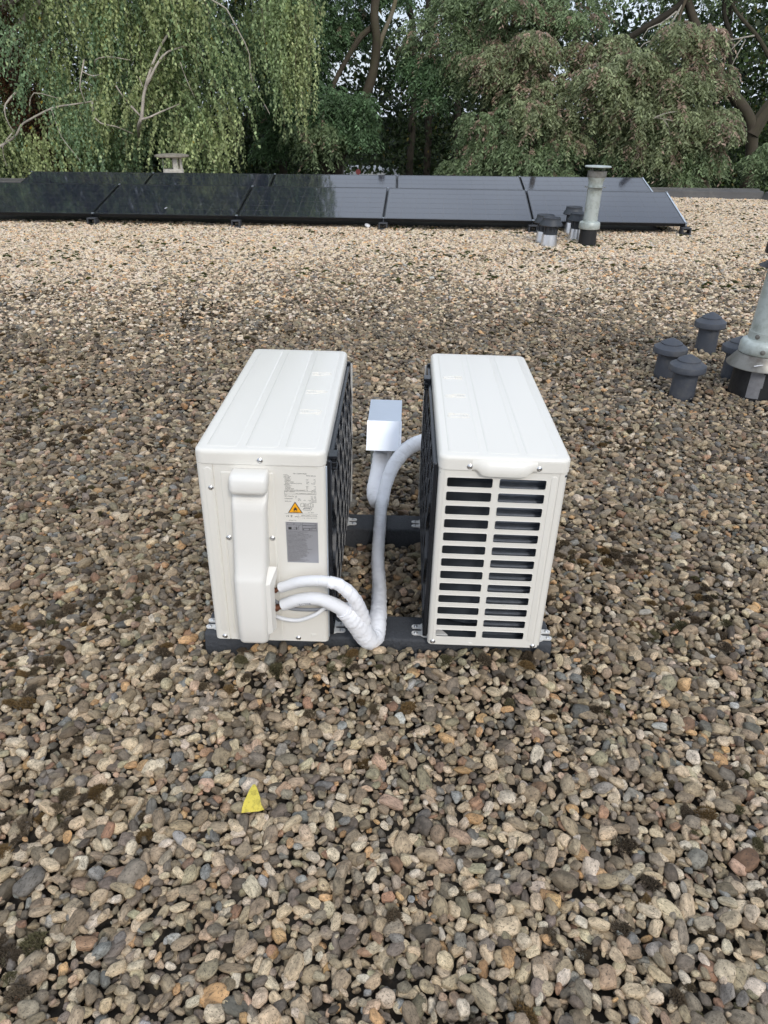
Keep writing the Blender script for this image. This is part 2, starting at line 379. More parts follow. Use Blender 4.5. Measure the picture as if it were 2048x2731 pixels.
def unit_lid(parent, tab=False, flip=1):
    mb = MB(); out = []
    w = UW + 0.002; y0, y1 = -0.003, UL + 0.003
    steps = [(0.0015, LIDZ - 0.001), (0, LIDZ), (0, UH - 0.010)] + [(0.009 * (1 - math.cos(R(a))), UH - 0.010 + 0.010 * math.sin(R(a))) for a in (18, 36, 54, 72, 90)]
    for ins, z in steps: out.append((rrect(-w + ins, w - ins, y0 + ins, y1 - ins, 0.022 - ins, 7), z))
    n = len(out[0][0])
    for i, (pl, z) in enumerate(out):
        mb.v += [(a, b, z) for a, b in pl]
    for i in range(len(out) - 1):
        mb.f += [(i * n + k, i * n + (k + 1) % n, (i + 1) * n + (k + 1) % n, (i + 1) * n + k) for k in range(n)]
    mb.f.append(tuple((len(out) - 1) * n + k for k in range(n)))
    lid = mb.build('lid', 'paint', parent, sharp=50)
    xs = [(-0.124, -0.052), (-0.036, 0.040), (0.054, 0.128)] if flip > 0 else [(-0.128, -0.054), (-0.040, 0.035), (0.048, 0.123)]
    for a, b in xs:                                        # pressed fields of the sheet
        pl = MB(); lay = [(0, UH - 0.0004), (0.0022, UH + 0.0008), (0.005, UH + 0.0011)]
        for ins, z in lay: pl.v += [(p, q, z) for p, q in rrect(a + ins, b - ins, 0.016 + ins, UL - 0.016 - ins, 0.012 - ins, 5)]
        k = 24
        for i in range(2): pl.f += [(i * k + j, i * k + (j + 1) % k, (i + 1) * k + (j + 1) % k, (i + 1) * k + j) for j in range(k)]
        pl.f.append(tuple(2 * k + j for j in range(k))); pl.build('pressed_field', 'paint', lid, sharp=60)
    # three embossed pictograms of hands holding tools
    cx = 0.089 if flip > 0 else -0.091
    for yy, kind in ((0.24, 0), (0.385, 1), (0.535, 2)):
        ic = MB(); s_ = flip
        hand = [(-0.028, 0.010), (-0.010, 0.013), (0.004, 0.010), (0.016, 0.013), (0.028, 0.006), (0.024, -0.002), (0.012, -0.004)]
        arm = [(-0.028, -0.010), (-0.008, -0.012), (0.006, -0.009), (0.012, -0.004)]
        loops = [hand, arm]
        loops.append([[(0.016, -0.006), (0.026, -0.010), (0.020, -0.015), (0.010, -0.012), (0.016, -0.006)], [(-0.002, 0.004), (0.008, 0.007), (0.018, 0.004), (0.008, 0.0), (-0.002, 0.004)], [(-0.024, 0.004), (-0.010, 0.004), (-0.010, -0.005), (-0.024, -0.005), (-0.024, 0.004)]][kind])
        for k in range(3): loops.append([(-0.022 + 0.007 * k, 0.006), (-0.020 + 0.007 * k, -0.006)])
        for lp in loops:
            pts = catmull([(cx + s_ * a, yy + s_ * b, UH + 0.0015) for a, b in lp], 0.003)
            ic.tube(pts, 0.0011, 5)
        ic.build('embossed_pictogram', 'paint', lid)
    return lid

def prism(outline, z0, z1, name, m, parent, sharp=30):
    return MB().poly(outline, z0, z1).build(name, m, parent, sharp=sharp)

def grille(parent, side):
    """black lens-patterned fan grille on the side facing the other unit; side = +1 / -1"""
    x0 = side * UW
    g = MB()
    def bx(a, b, c, d, e, f_): g.box((min(a, b), c, e), (max(a, b), d, f_), 0.002, 1)
    bx(x0 + side * 0.0005, x0 + side * 0.004, 0.014, 0.752, 0.018, 0.512)           # backing
    bx(x0 + side * 0.002, x0 + side * 0.013, 0.012, 0.024, 0.016, 0.514)
    bx(x0 + side * 0.002, x0 + side * 0.013, 0.742, 0.754, 0.016, 0.514)
    bx(x0 + side * 0.002, x0 + side * 0.013, 0.012, 0.754, 0.502, 0.5065)
    bx(x0 + side * 0.002, x0 + side * 0.013, 0.012, 0.754, 0.014, 0.024)
    gr = g.build('grille', 'black_plastic', parent, sharp=40)
    # lens-shaped cells: wavy bars, neighbouring bars half a wave apart
    meshes = []
    for ph in (0, 1):
        mb = MB(); pts = []
        for i in range(41):
            z = 0.024 + 0.478 * i / 40
            bul = 0.011 + 0.005 * math.sin(math.pi * i / 40)
            pts.append((side * bul, 0.0205 * math.cos(2 * math.pi * z / 0.158 + ph * math.pi), z))
        T = []
        for (x, y, z) in pts: T += [(x - side * 0.009, y - 0.0020, z), (x - side * 0.009, y + 0.0020, z), (x + side * 0.003, y + 0.0012, z), (x + side * 0.003, y - 0.0012, z)]
        mb.v = T
        for i in range(40):
            for k in range(4): mb.f.append((i * 4 + k, i * 4 + (k + 1) % 4, i * 4 + 4 + (k + 1) % 4, i * 4 + 4 + k))
        o = mb.build('grille_bar', 'black_plastic', gr, sharp=40); meshes.append(o)
    k = 0
    for i in range(16):
        y = 0.046 + 0.0448 * i
        if i < 2: o = meshes[i]
        else: o = meshes[i % 2].copy(); COL.objects.link(o); o.parent = gr
        o.location = (x0, y, 0)
    for zz in (0.13, 0.26, 0.39):
        MB().tube([(x0 + side * 0.010, 0.02 + 0.02 * j, zz) for j in range(37)], 0.0022, 6).build('grille_stay', 'black_plastic', gr)
    return gr

def foot_bracket(parent, x, y, sx):
    """forked sheet-steel foot, sx = direction it sticks out"""
    o = [(-0.004, -0.028), (0.010, -0.028), (0.020, -0.021), (0.036, -0.021), (0.0405, -0.0185), (0.0425, -0.0135), (0.0405, -0.008), (0.036, -0.006), (0.020, -0.0055), (0.0155, -0.003), (0.0140, 0.0), (0.0155, 0.003), (0.020, 0.0055), (0.036, 0.006), (0.0405, 0.008), (0.0425, 0.0135), (0.0405, 0.0185), (0.036, 0.021), (0.020, 0.021), (0.008, 0.034), (-0.004, 0.036)]
    pts = [(x + sx * a, y + b) for a, b in o]
    if sx < 0: pts = pts[::-1]
    mb = MB().poly(pts, -0.0105, -0.0070)
    # pressed web rising to the base pan
    mb.box((min(x - sx * 0.004, x + sx * 0.006), y - 0.024, -0.007), (max(x - sx * 0.004, x + sx * 0.006), y + 0.03, 0.012), 0.003, 2)
    f_ = mb.build('foot', 'foot', parent, sharp=35)
    for b in (-0.0135, 0.0135): s_ = screw(f_, (x + sx * 0.031, y + b, -0.0072), 'z', 0.0042, 'bolt')
    return f_

def clip(parent, side, y, z):
    mb = MB(); x = side * (UW + 0.004)
    def bx(a, b, c, d, e, f_): mb.box((min(a, b), c, e), (max(a, b), d, f_), 0.0015, 1)
    bx(x, x + side * 0.022, y - 0.018, y + 0.018, z + 0.012, z + 0.020)
    bx(x, x + side * 0.020, y - 0.016, y + 0.016, z - 0.002, z + 0.004)
    bx(x, x + side * 0.020, y - 0.016, y + 0.016, z - 0.016, z - 0.010)
    bx(x, x + side * 0.006, y - 0.018, y + 0.018, z - 0.018, z + 0.014)
    for k in (-1, 0, 1): bx(x, x + side * 0.017, y + k * 0.012 - 0.001, y + k * 0.012 + 0.001, z - 0.014, z + 0.014)
    return mb.build('cable_clip', 'black_plastic', parent, sharp=35)

def fields_front(parent, plates, m='paint'):
    for nm, x0, x1, z0, z1, r, h_ in plates:
        pl = MB(); k = 24
        for ins, d in ((0, -0.0002), (h_ * 0.8, h_ * 0.8), (h_ * 1.8, h_)):
            pl.v += [(p, -d, q) for p, q in rrect(x0 + ins, x1 - ins, z0 + ins, z1 - ins, max(r - ins, 0.001), 5)]
        for i in range(2): pl.f += [(i * k + j, i * k + (j + 1) % k, (i + 1) * k + (j + 1) % k, (i + 1) * k + j) for j in range(k)]
        pl.f.append(tuple(2 * k + j for j in range(k))); pl.build(nm, m, parent, sharp=60)

LEAN = 0.0151
def unit_root(x0, y0, a, label):
    o = empty('air_conditioner', (x0 * math.cos(LEAN), y0, 0.06 - x0 * math.sin(LEAN)), (0, LEAN, a))
    return tag(o, label, 'air conditioner', 'outdoor units on the roof')

# ---- left unit
AL = unit_root(-0.2884, 1.4537, -0.0142, 'left white outdoor unit with valve cover, rating label and silver sticker')
body = rrect(-UW, UW, 0, UL, 0.012, 5)
i0 = [i for i, p in enumerate(body) if p[1] < 1e-6 and p[0] > 0][-1] if False else 0
# outline with a narrow seam notch in the end facing the camera
bl = [p for p in body]
notch = [(-0.1095, 0.0), (-0.1088, 0.0022), (-0.1072, 0.0022), (-0.1065, 0.0)]
bl = bl + notch                                            # rrect starts bottom right and ends at the lower-left arc: bottom edge runs from last to first point
casing = prism(bl, 0.0, LIDZ - 0.0015, 'casing', 'paint', AL, 25)
unit_lid(AL, flip=1)
fields_front(AL, [('pressed_strip', -0.131, -0.112, 0.026, 0.497, 0.0095, 0.0012), ('service_panel', -0.093, 0.029, -0.001, 0.487, 0.004, 0.0016), ('pressed_rib', 0.0225, 0.0265, 0.02, 0.31, 0.002, 0.0028), ('pressed_rib', -0.0995, -0.0955, 0.02, 0.31, 0.002, 0.0018), ('knockout', 0.102, 0.1155, 0.014, 0.025, 0.001, 0.0006)])
for p in ((-0.118, 0, 0.444), (-0.0865, -0.0016, 0.311), (0.0175, -0.0016, 0.313), (-0.1225, 0, 0.009), (0.069, 0, 0.010), (0.0, -0.003, 0.5175)): screw(AL, p)
grille(AL, 1); clip(AL, 1, 0.045, 0.500)
# white lip standing at the far end of the grille
MB().box((UW - 0.002, 0.757, 0.005), (UW + 0.018, 0.760, 0.505), 0.0008, 1).build('panel_lip', 'foot', AL, sharp=40)
MB().box((UW - 0.001, 0.0085, 0.010), (UW + 0.003, 0.0115, 0.503), 0.0008, 1).build('panel_lip', 'edge_alu', AL, sharp=40)
for y in (0.072, 0.64):
    foot_bracket(AL, UW - 0.002, y, 1)
    foot_bracket(AL, -UW + 0.002, y, -1)
MB().box((-UW + 0.012, 0.012, -0.004), (UW - 0.012, UL - 0.012, 0.004)).build('base_pan', 'foot', AL, sharp=30)

# valve cover: lofted moulding
cov = MB(); secs = [  # z, x0, x1, depth, corner radius
    (0.4960, -0.060, 0.014, 0.004, 0.003), (0.4955, -0.062, 0.016, 0.030, 0.008), (0.492, -0.0645, 0.0185, 0.040, 0.011), (0.484, -0.066, 0.020, 0.045, 0.012), (0.462, -0.067, 0.0185, 0.047, 0.012), (0.455, -0.066, 0.0175, 0.046, 0.012), (0.451, -0.063, 0.0145, 0.042, 0.010),
    (0.4495, -0.0655, 0.0165, 0.016, 0.006), (0.441, -0.066, 0.016, 0.014, 0.006), (0.424, -0.067, 0.0145, 0.026, 0.008), (0.416, -0.0675, 0.0135, 0.032, 0.011), (0.40, -0.068, 0.012, 0.034, 0.012), (0.30, -0.0695, 0.0095, 0.046, 0.014), (0.245, -0.070, 0.008, 0.055, 0.015), (0.232, -0.071, 0.006, 0.061, 0.016), (0.222, -0.071, 0.005, 0.065, 0.017), (0.10, -0.0715, 0.004, 0.066, 0.017), (0.050, -0.071, 0.003, 0.066, 0.017), (0.042, -0.070, 0.002, 0.063, 0.016), (0.038, -0.068, 0.0, 0.056, 0.014), (0.036, -0.066, -0.002, 0.004, 0.003)]
n = None
for z, a, b, d, r in secs:
    o_ = [(a, 0.0)]
    r = min(r, d * 0.9)
    for i in range(7): t = R(180 + 90 * i / 6); o_.append((a + r + r * math.cos(t), -d + r + r * math.sin(t)))
    for i in range(7): t = R(270 + 90 * i / 6); o_.append((b - r + r * math.cos(t), -d + r + r * math.sin(t)))
    o_.append((b, 0.0)); n = len(o_)
    cov.v += [(p, q - 0.0010, z) for p, q in o_]
for i in range(len(secs) - 1): cov.f += [(i * n + k, i * n + k + 1, (i + 1) * n + k + 1, (i + 1) * n + k) for k in range(n - 1)]
cov.f.append(tuple(range(n))); cov.f.append(tuple((len(secs) - 1) * n + k for k in range(n)))
cover = cov.build('valve_cover', 'paint2', AL, sharp=42)
# side wing of the cover, open towards the pipes
wing = MB(); W0 = [(0.236, 0.026, 0.020, 0.002), (0.205, 0.024, 0.002, 0.050), (0.062, 0.021, 0.001, 0.048), (0.060, 0.021, 0.001, 0.002)]
pts = [(0.003, -0.056, 0.212), (0.026, -0.024, 0.242), (0.024, -0.026, 0.212), (0.021, -0.034, 0.190), (0.020, -0.034, 0.064), (0.003, -0.058, 0.060)]
wing.v = [(0.0, -0.056, 0.212), (0.0, -0.020, 0.244), (0.027, -0.020, 0.244), (0.013, -0.050, 0.210), (0.013, -0.050, 0.066), (0.0, -0.056, 0.062), (0.025, -0.018, 0.212), (0.020, -0.030, 0.190), (0.0195, -0.030, 0.066)]
wing.f = [(0, 3, 2, 1), (0, 5, 4, 3), (3, 7, 6, 2), (3, 4, 8, 7)]
wing.build('cover_wing', 'paint2', cover, sharp=20)
MB().box((-0.0005, -0.046, 0.066), (0.012, -0.004, 0.195)).build('valve_recess', 'dark_inside', cover, smooth=False)

# ---- printed rating label
def printing(parent, name, items, y, m='ink'):
    mb = MB()
    for it in items:
        if it[0] == 't':
            _, s_, x, z, size, al = it
            v, f = text_data(s_, size, al); mb.add([(x + a, y, z + b) for a, b, c in v], f)
        elif it[0] == 'r':                                  # filled rectangle
            _, x0, x1, z0, z1 = it; mb.add([(x0, y, z0), (x1, y, z0), (x1, y, z1), (x0, y, z1)], [(0, 1, 2, 3)])
        elif it[0] == 'o':                                  # outlined rectangle
            _, x0, x1, z0, z1, w = it
            for a, b, c, d in ((x0, x1, z0, z0 + w), (x0, x1, z1 - w, z1), (x0, x0 + w, z0 + w, z1 - w), (x1 - w, x1, z0 + w, z1 - w)): mb.add([(a, y, c), (b, y, c), (b, y, d), (a, y, d)], [(0, 1, 2, 3)])
        elif it[0] == 'p':                                  # polygon
            mb.add([(a, y, b) for a, b in it[1]], [tuple(range(len(it[1])))])
        elif it[0] == 'l':                                  # polyline
            pts, w = it[1], it[2]
            for (a, b), (c, d) in zip(pts[:-1], pts[1:]):
                L_ = math.hypot(c - a, d - b) or 1; nx, nz_ = -(d - b) / L_ * w / 2, (c - a) / L_ * w / 2
                mb.add([(a + nx, y, b + nz_), (c + nx, y, d + nz_), (c - nx, y, d - nz_), (a - nx, y, b - nz_)], [(0, 1, 2, 3)])
    me = bpy.data.meshes.new(name); me.from_pydata(mb.v, [], mb.f)
    return link(name, me, m, parent, smooth=False)

T = []
sz = 0.0031
T.append(('t', 'AIR CONDITIONER', 0.0735, 0.4855, 0.0036, 'LEFT'))
rows = [('MODEL', 0, 0.4815, None, None), ('230V~ 50 Hz', 0, 0.4780, None, None), ('COOLING', 0, 0.4745, None, None), ('CAPACITY', 1, 0.4710, '5.20', 'kW'), ('CURRENT', 1, 0.4675, '7.4', 'A'), ('INPUT POWER', 1, 0.4640, '1.600', 'kW'), ('ENERGY EFFICIENCY RATIO', 1, 0.4605, '3.25', 'kW/kW'), ('HEATING', 0, 0.4570, None, None), ('CAPACITY', 1, 0.4535, '6.30', 'kW'), ('CURRENT', 1, 0.4500, '8.0', 'A'), ('INPUT POWER', 1, 0.4465, '1.7', 'kW'), ('COEFFICIENT OF PERFORMANCE', 1, 0.4430, '3.5', 'kW/kW')]
for s_, ind, z, v_, u_ in rows:
    T.append(('t', s_, 0.0515 + 0.0022 * ind, z, sz, 'LEFT'))
    if v_: T.append(('t', v_, 0.1025, z, sz, 'LEFT')); T.append(('t', u_, 0.1245, z, sz, 'RIGHT'))
T.append(('t', 'AOYG18KLCA', 0.1025, 0.4805, 0.0036, 'LEFT'))
T += [('o', 0.0515, 0.1250, 0.4335, 0.4418, 0.0004), ('t', 'MAX. CURRENT', 0.0530, 0.4386, sz, 'LEFT'), ('t', '11.5   A', 0.1230, 0.4386, sz, 'RIGHT'), ('t', 'TEST CONDITION  EN60335-2-40', 0.1230, 0.4347, sz, 'RIGHT')]
T += [('t', 'IPX4', 0.0515, 0.4300, sz, 'LEFT'), ('t', 'MAX. PRESSURE', 0.0515, 0.4268, sz, 'LEFT'), ('t', 'HP', 0.0765, 0.4268, sz, 'LEFT'), ('t', '4.20   MPa', 0.1250, 0.4268, sz, 'RIGHT'), ('t', 'LP', 0.0765, 0.4236, sz, 'LEFT'), ('t', '1.21   MPa', 0.1250, 0.4236, sz, 'RIGHT'), ('t', 'REFRIGERANT', 0.0515, 0.4205, sz, 'LEFT'), ('t', 'R32', 0.0825, 0.4205, sz, 'LEFT'), ('t', '0.85     kg', 0.1250, 0.4205, sz, 'RIGHT'), ('t', 'GWP', 0.0825, 0.4172, sz, 'LEFT'), ('t', '675', 0.0955, 0.4172, sz, 'LEFT'), ('t', '0.574  tCO2eq', 0.1250, 0.4172, sz, 'RIGHT'), ('t', 'SERIAL NO.', 0.0515, 0.4135, sz, 'LEFT'), ('t', 'E 000578', 0.1250, 0.4128, 0.0040, 'RIGHT')]
T += [('t', 'Jan. 2020', 0.1055, 0.3850, 0.0034, 'LEFT'), ('r', 0.0500, 0.1280, 0.3815, 0.3819), ('r', 0.0812, 0.0815, 0.3685, 0.3815), ('r', 0.0815, 0.1280, 0.3742, 0.3745), ('t', 'FUJITSU GENERAL LIMITED', 0.0885, 0.3762, 0.0031, 'LEFT'), ('t', '3-3-17 Suenaga, Takatsu-ku, Kawasaki, JAPAN', 0.0840, 0.3700, 0.0022, 'LEFT'), ('t', 'CE', 0.0525, 0.3725, 0.0062, 'LEFT'), ('t', 'EAC', 0.0735, 0.3725, 0.0042, 'LEFT'), ('t', 'MADE IN P.R.C.', 0.0585, 0.3628, 0.0027, 'LEFT')]
T += [('l', [(0.0635, 0.3778), (0.0675, 0.3742)], 0.0004), ('l', [(0.0675, 0.3778), (0.0635, 0.3742)], 0.0004), ('o', 0.0641, 0.0669, 0.3740, 0.3772, 0.0004), ('r', 0.0640, 0.0670, 0.3722, 0.3730)]
# manuals
for bx0 in (0.0880, 0.1045):
    T += [('l', [(bx0, 0.4090), (bx0 + 0.006, 0.4102), (bx0 + 0.0068, 0.4095), (bx0 + 0.0076, 0.4102), (bx0 + 0.0132, 0.4090), (bx0 + 0.0132, 0.4010), (bx0 + 0.0076, 0.4018), (bx0 + 0.0068, 0.4008), (bx0 + 0.006, 0.4018), (bx0, 0.4010), (bx0, 0.4090)], 0.0005), ('l', [(bx0 + 0.0068, 0.4095), (bx0 + 0.0068, 0.4008)], 0.0005)]
T += [('r', 0.0972, 0.0986, 0.4022, 0.4062), ('p', [(0.0966, 0.4062), (0.0994, 0.4062), (0.0980, 0.4084)]), ('l', [(0.1066, 0.4085), (0.1066, 0.4022)], 0.0004), ('l', [(0.1154, 0.4085), (0.1154, 0.4022)], 0.0004)]
T += [('l', [(0.0930, 0.3925), (0.0965, 0.3985), (0.1030, 0.3995), (0.1060, 0.3985), (0.1150, 0.3992), (0.1115, 0.3905), (0.1020, 0.3918), (0.0930, 0.3925)], 0.0006), ('r', 0.0968, 0.1100, 0.3953, 0.3966), ('p', [(0.0955, 0.396), (0.0975, 0.3978), (0.0975, 0.3942)]), ('p', [(0.1110, 0.396), (0.1090, 0.3942), (0.1090, 0.3978)])]
printing(AL, 'rating_label_print', T, -0.0006)
tri = [(0.0578, 0.3838), (0.0925, 0.3838), (0.0752, 0.4142)]
cxy = (sum(p[0] for p in tri) / 3, sum(p[1] for p in tri) / 3)
sign = printing(AL, 'flammable_sign', [('p', tri)], -0.0006)
inner = [(cxy[0] + (a - cxy[0]) * 0.84, cxy[1] + (b - cxy[1]) * 0.84) for a, b in tri]
printing(sign, 'yellow_field', [('p', inner)], -0.0010, 'yellow')
fl = [(0.0735, 0.3889), (0.0712, 0.3905), (0.0708, 0.3930), (0.0722, 0.3950), (0.0720, 0.3968), (0.0732, 0.3962), (0.0740, 0.3985), (0.0752, 0.4018), (0.0754, 0.3992), (0.0768, 0.3972), (0.0772, 0.3985), (0.0786, 0.3955), (0.0796, 0.3930), (0.0790, 0.3905), (0.0770, 0.3889), (0.0776, 0.3908), (0.0766, 0.3928), (0.0756, 0.3912), (0.0748, 0.3930), (0.0736, 0.3908)]
fm = fill_curve([fl]);
for v in fm.vertices: v.co = (v.co.x, -0.0014, v.co.y)
link('flame', fm, 'ink', sign, smooth=False)
printing(sign, 'flame_bar', [('r', 0.0690, 0.0815, 0.3868, 0.3876)], -0.0014)
# silver refrigerant sticker
st = MB().box((0.0508, -0.0008, 0.2455), (0.1268, -0.0001, 0.3590)).build('silver_sticker', 'silver', AL, smooth=False)
Q = [('o', 0.0545, 0.0700, 0.3512, 0.3575, 0.0005), ('o', 0.0720, 0.0875, 0.3512, 0.3575, 0.0005), ('r', 0.0705, 0.0715, 0.3540, 0.3545), ('o', 0.0900, 0.1235, 0.3508, 0.3578, 0.0006), ('o', 0.0900, 0.1235, 0.3432, 0.3502, 0.0006), ('o', 0.0900, 0.1065, 0.3372, 0.3426, 0.0006), ('o', 0.1065, 0.1235, 0.3372, 0.3426, 0.0006), ('t', 'kg', 0.1225, 0.3528, 0.0034, 'RIGHT'), ('t', 'tCO2eq', 0.1225, 0.3450, 0.0032, 'RIGHT'), ('t', 'GWP', 0.1080, 0.3392, 0.0028, 'LEFT'), ('p', [(0.0912, 0.3380), (0.0938, 0.3380), (0.0925, 0.3420)]), ('r', 0.0568, 0.0645, 0.3385, 0.3455), ('o', 0.0700, 0.0745, 0.3385, 0.3455, 0.0005), ('r', 0.0755, 0.0775, 0.3385, 0.3455), ('o', 0.0790, 0.0820, 0.3385, 0.3450, 0.0005), ('l', [(0.0648, 0.3385), (0.0700, 0.3385)], 0.0005), ('l', [(0.0800, 0.3452), (0.0830, 0.3500)], 0.0006), ('r', 0.0512, 0.1264, 0.3352, 0.3355), ('t', '1', 0.0600, 0.3470, 0.003, 'LEFT'), ('t', '2', 0.0748, 0.3470, 0.003, 'LEFT')]
LN = ['Contains fluorinated greenhouse gases', 'Enthält fluorierte Treibhausgase', 'Contient des gaz à effet de serre fluorés', 'Contiene gases fluorados de efecto invernadero', 'Contém gases fluorados com efeito de estufa', 'Contiene gas fluorurati ad effetto serra', 'Bevat gefluoreerde broeikasgassen', 'Indeholder fluorholdige drivhusgasser', 'Innehåller fluorerade växthusgaser', 'Sisältää fluorattuja kasvihuonekaasuja', 'Inneholder fluorholdige klimagasser', 'Zawiera fluorowane gazy cieplarniane', 'Obsahuje fluorované skleníkové plyny', 'Obsahuje fluorované skleníkové plyny', 'Fluortartalmú üvegházhatású gázokat tartalmaz', 'Vsebuje fluorirane toplogredne pline', 'Sadrži fluorirane stakleničke plinove', 'Conține gaze fluorurate cu efect de seră', 'Sisaldab fluoritud kasvuhoonegaase', 'Satur fluorētas siltumnīcefekta gāzes', 'Sudėtyje yra fluorintų šiltnamio dujų', 'Fih gassijiet fluworurati serra', 'Florlu sera gazları içerir', 'Contains fluorinated greenhouse gases', 'Enthält fluorierte Treibhausgase']
for i, s_ in enumerate(LN): Q.append(('t', s_, 0.0535, 0.3318 - 0.00345 * i, 0.0031, 'LEFT'))
printing(st, 'sticker_print', Q, -0.0011)

# ---- right unit
AR = unit_root(0.2628, 1.4479, -0.0283, 'right white outdoor unit with two columns of dark louvre slots facing forward')
th = 0.0014
outer = [(-0.134, 0.0)] + [(-UW + 0.013 + 0.013 * math.cos(R(a)), 0.013 + 0.013 * math.sin(R(a))) for a in (-90, -112, -135, -158, -180)][1:] + [(-UW, UL - 0.012), (-UW + 0.012, UL), (UW - 0.012, UL), (UW, UL - 0.012)] + [(UW - 0.020 + 0.020 * math.cos(R(a)), 0.020 + 0.020 * math.sin(R(a))) for a in (0, -18, -36, -54, -72, -90)]
cxm, cym = 0.0, UL / 2
inn = [(a - th * (1 if a > 0 else -1), b + (th if b < 0.1 else (-th if b > UL - 0.1 else 0))) for a, b in outer]
mb = MB(); n = len(outer)
mb.v = [(a, b, 0.0) for a, b in outer] + [(a, b, LIDZ - 0.0015) for a, b in outer] + [(a, b, 0.0) for a, b in inn] + [(a, b, LIDZ - 0.0015) for a, b in inn]
for i in range(n - 1): mb.f += [(i, i + 1, n + i + 1, n + i), (2 * n + i, 3 * n + i, 3 * n + i + 1, 2 * n + i + 1), (i, 2 * n + i, 2 * n + i + 1, i + 1)]
mb.build('casing', 'paint', AR, sharp=30)
slots = [rrect(-0.1336, UW - 0.0206, 0.0, LIDZ - 0.0015, 0.0005, 1)]
for k in range(13):
    z1 = 0.4868 - 0.0365 * k; z0 = z1 - (0.0242 - 0.00012 * k)
    slots.append(rrect(-0.1265, -0.0230, z0, z1, 0.0042, 4)[::-1]); slots.append(rrect(-0.0070, 0.0985, z0, z1, 0.0042, 4)[::-1])
me = fill_curve(slots, 0.0006, 0.0)
for v in me.vertices: v.co = (v.co.x, -v.co.z + 0.0007, v.co.y)
bm = bmesh.new(); bm.from_mesh(me); bmesh.ops.remove_doubles(bm, verts=bm.verts[:], dist=1e-6); bmesh.ops.recalc_face_normals(bm, faces=bm.faces[:]); bm.to_mesh(me); bm.free()
lou = link('louvre_panel', me, 'paint', AR, smooth=False)
for k in range(13):                                        # rolled lips round every slot
    z1 = 0.4868 - 0.0365 * k; z0 = z1 - (0.0242 - 0.00012 * k)
    for xa, xb in ((-0.1265, -0.0230), (-0.0070, 0.0985)):
        pl = rrect(xa, xb, z0, z1, 0.0042, 4); m_ = len(pl); q = MB()
        for j, (a, b) in enumerate(pl):
            ca, cb = (xa + xb) / 2, (z0 + z1) / 2
            da, db = (0.0012 if a > ca else -0.0012), (0.0012 if b > cb else -0.0012)
            q.v += [(a + da, -0.0001, b + db), (a + da * 0.35, -0.0009, b + db * 0.35), (a + da * 0.05, -0.0004, b + db * 0.05), (a + da * 0.1, 0.0016, b + db * 0.1)]
        for j in range(m_):
            for t in range(3): q.f.append((j * 4 + t, ((j + 1) % m_) * 4 + t, ((j + 1) % m_) * 4 + t + 1, j * 4 + t + 1))
        q.build('slot_lip', 'paint', lou, sharp=80)
fields_front(AR, [('pressed_strip', 0.1085, 0.1235, 0.022, 0.498, 0.0075, 0.0012), ('knockout', -0.041, -0.029, 0.003, 0.009, 0.003, 0.0008)])
lidr = unit_lid(AR, flip=-1)
# carrying tab pressed out of the lid, hanging over the upper slots
tb = MB(); prof = [(-0.073, 0.507, 0.0), (-0.064, 0.508, 0.002), (-0.050, 0.5005, 0.010), (-0.034, 0.4985, 0.012), (0.034, 0.4985, 0.012), (0.050, 0.5005, 0.010), (0.064, 0.508, 0.002), (0.073, 0.507, 0.0)]
for x, z, d in prof:
    tb.v += [(x, -0.003, z), (x, -0.003 - d, z + 0.0005), (x, -0.004 - d, z + 0.006), (x, -0.004 - d, z + 0.017 if d > 0.004 else z + 0.012), (x, -0.003 - d * 0.4, UH - 0.009), (x, 0.006, UH - 0.0015)]
for i in range(len(prof) - 1): tb.f += [(i * 6 + k, i * 6 + k + 1, i * 6 + 7 + k, i * 6 + 6 + k) for k in range(5)]
tb.build('lid_tab', 'paint', lidr, sharp=60)
for p in ((-0.133, 0, 0.009), (0.126, 0, 0.006), (-0.078, -0.003, 0.5165), (0.077, -0.003, 0.5165)): screw(AR, p)
grille(AR, -1); clip(AR, -1, 0.60, 0.500)
MB().box((-UW - 0.018, 0.757, 0.005), (-UW + 0.002, 0.760, 0.505), 0.0008, 1).build('panel_lip', 'paint', AR, sharp=40)
for y in (0.066, 0.632):
    foot_bracket(AR, -UW + 0.002, y, -1)
    foot_bracket(AR, UW - 0.002, y, 1)
MB().box((-UW + 0.004, 0.004, -0.004), (UW - 0.004, UL - 0.012, 0.004)).build('base_pan', 'dark_inside', AR, sharp=30)
# what shows through the slots: heat exchanger with hairpin tubes on the right, fan housing on the left
co = MB().box((0.0, 0.042, 0.005), (0.112, 0.075, 0.500)).build('heat_exchanger', 'fins', AR, smooth=False)
for k in range(26):
    z = 0.03 + 0.01825 * k
    MB().tube([(-0.012, 0.034, z), (0.02, 0.032, z), (0.08, 0.032, z), (0.108, 0.036, z)], 0.0048, 8).build('hairpin_tube', 'fins', co)
fan = MB()
for k in range(8):
    a = R(200 + 20 * k)
fan.lathe([(0.115, 0.0), (0.118, 0.42), (0.108, 0.43)], 20, (-0.035, 0.17, 0.03), R(215), R(330))
fan.build('fan_housing', 'dark_inside', AR)
MB().box((-0.135, 0.10, 0.006), (0.0, 0.104, 0.5)).build('partition', 'dark_inside', AR, smooth=False)
MB().poly([(-0.128, 0.006), (-0.095, 0.006), (-0.128, 0.05)], 0.0245, 0.0275).build('drain_pan', 'foot', AR, smooth=False)
MB().box((-UW + 0.003, 0.004, LIDZ - 0.012), (UW - 0.003, UL - 0.01, LIDZ - 0.008)).build('top_plate', 'dark_inside', AR, smooth=False)

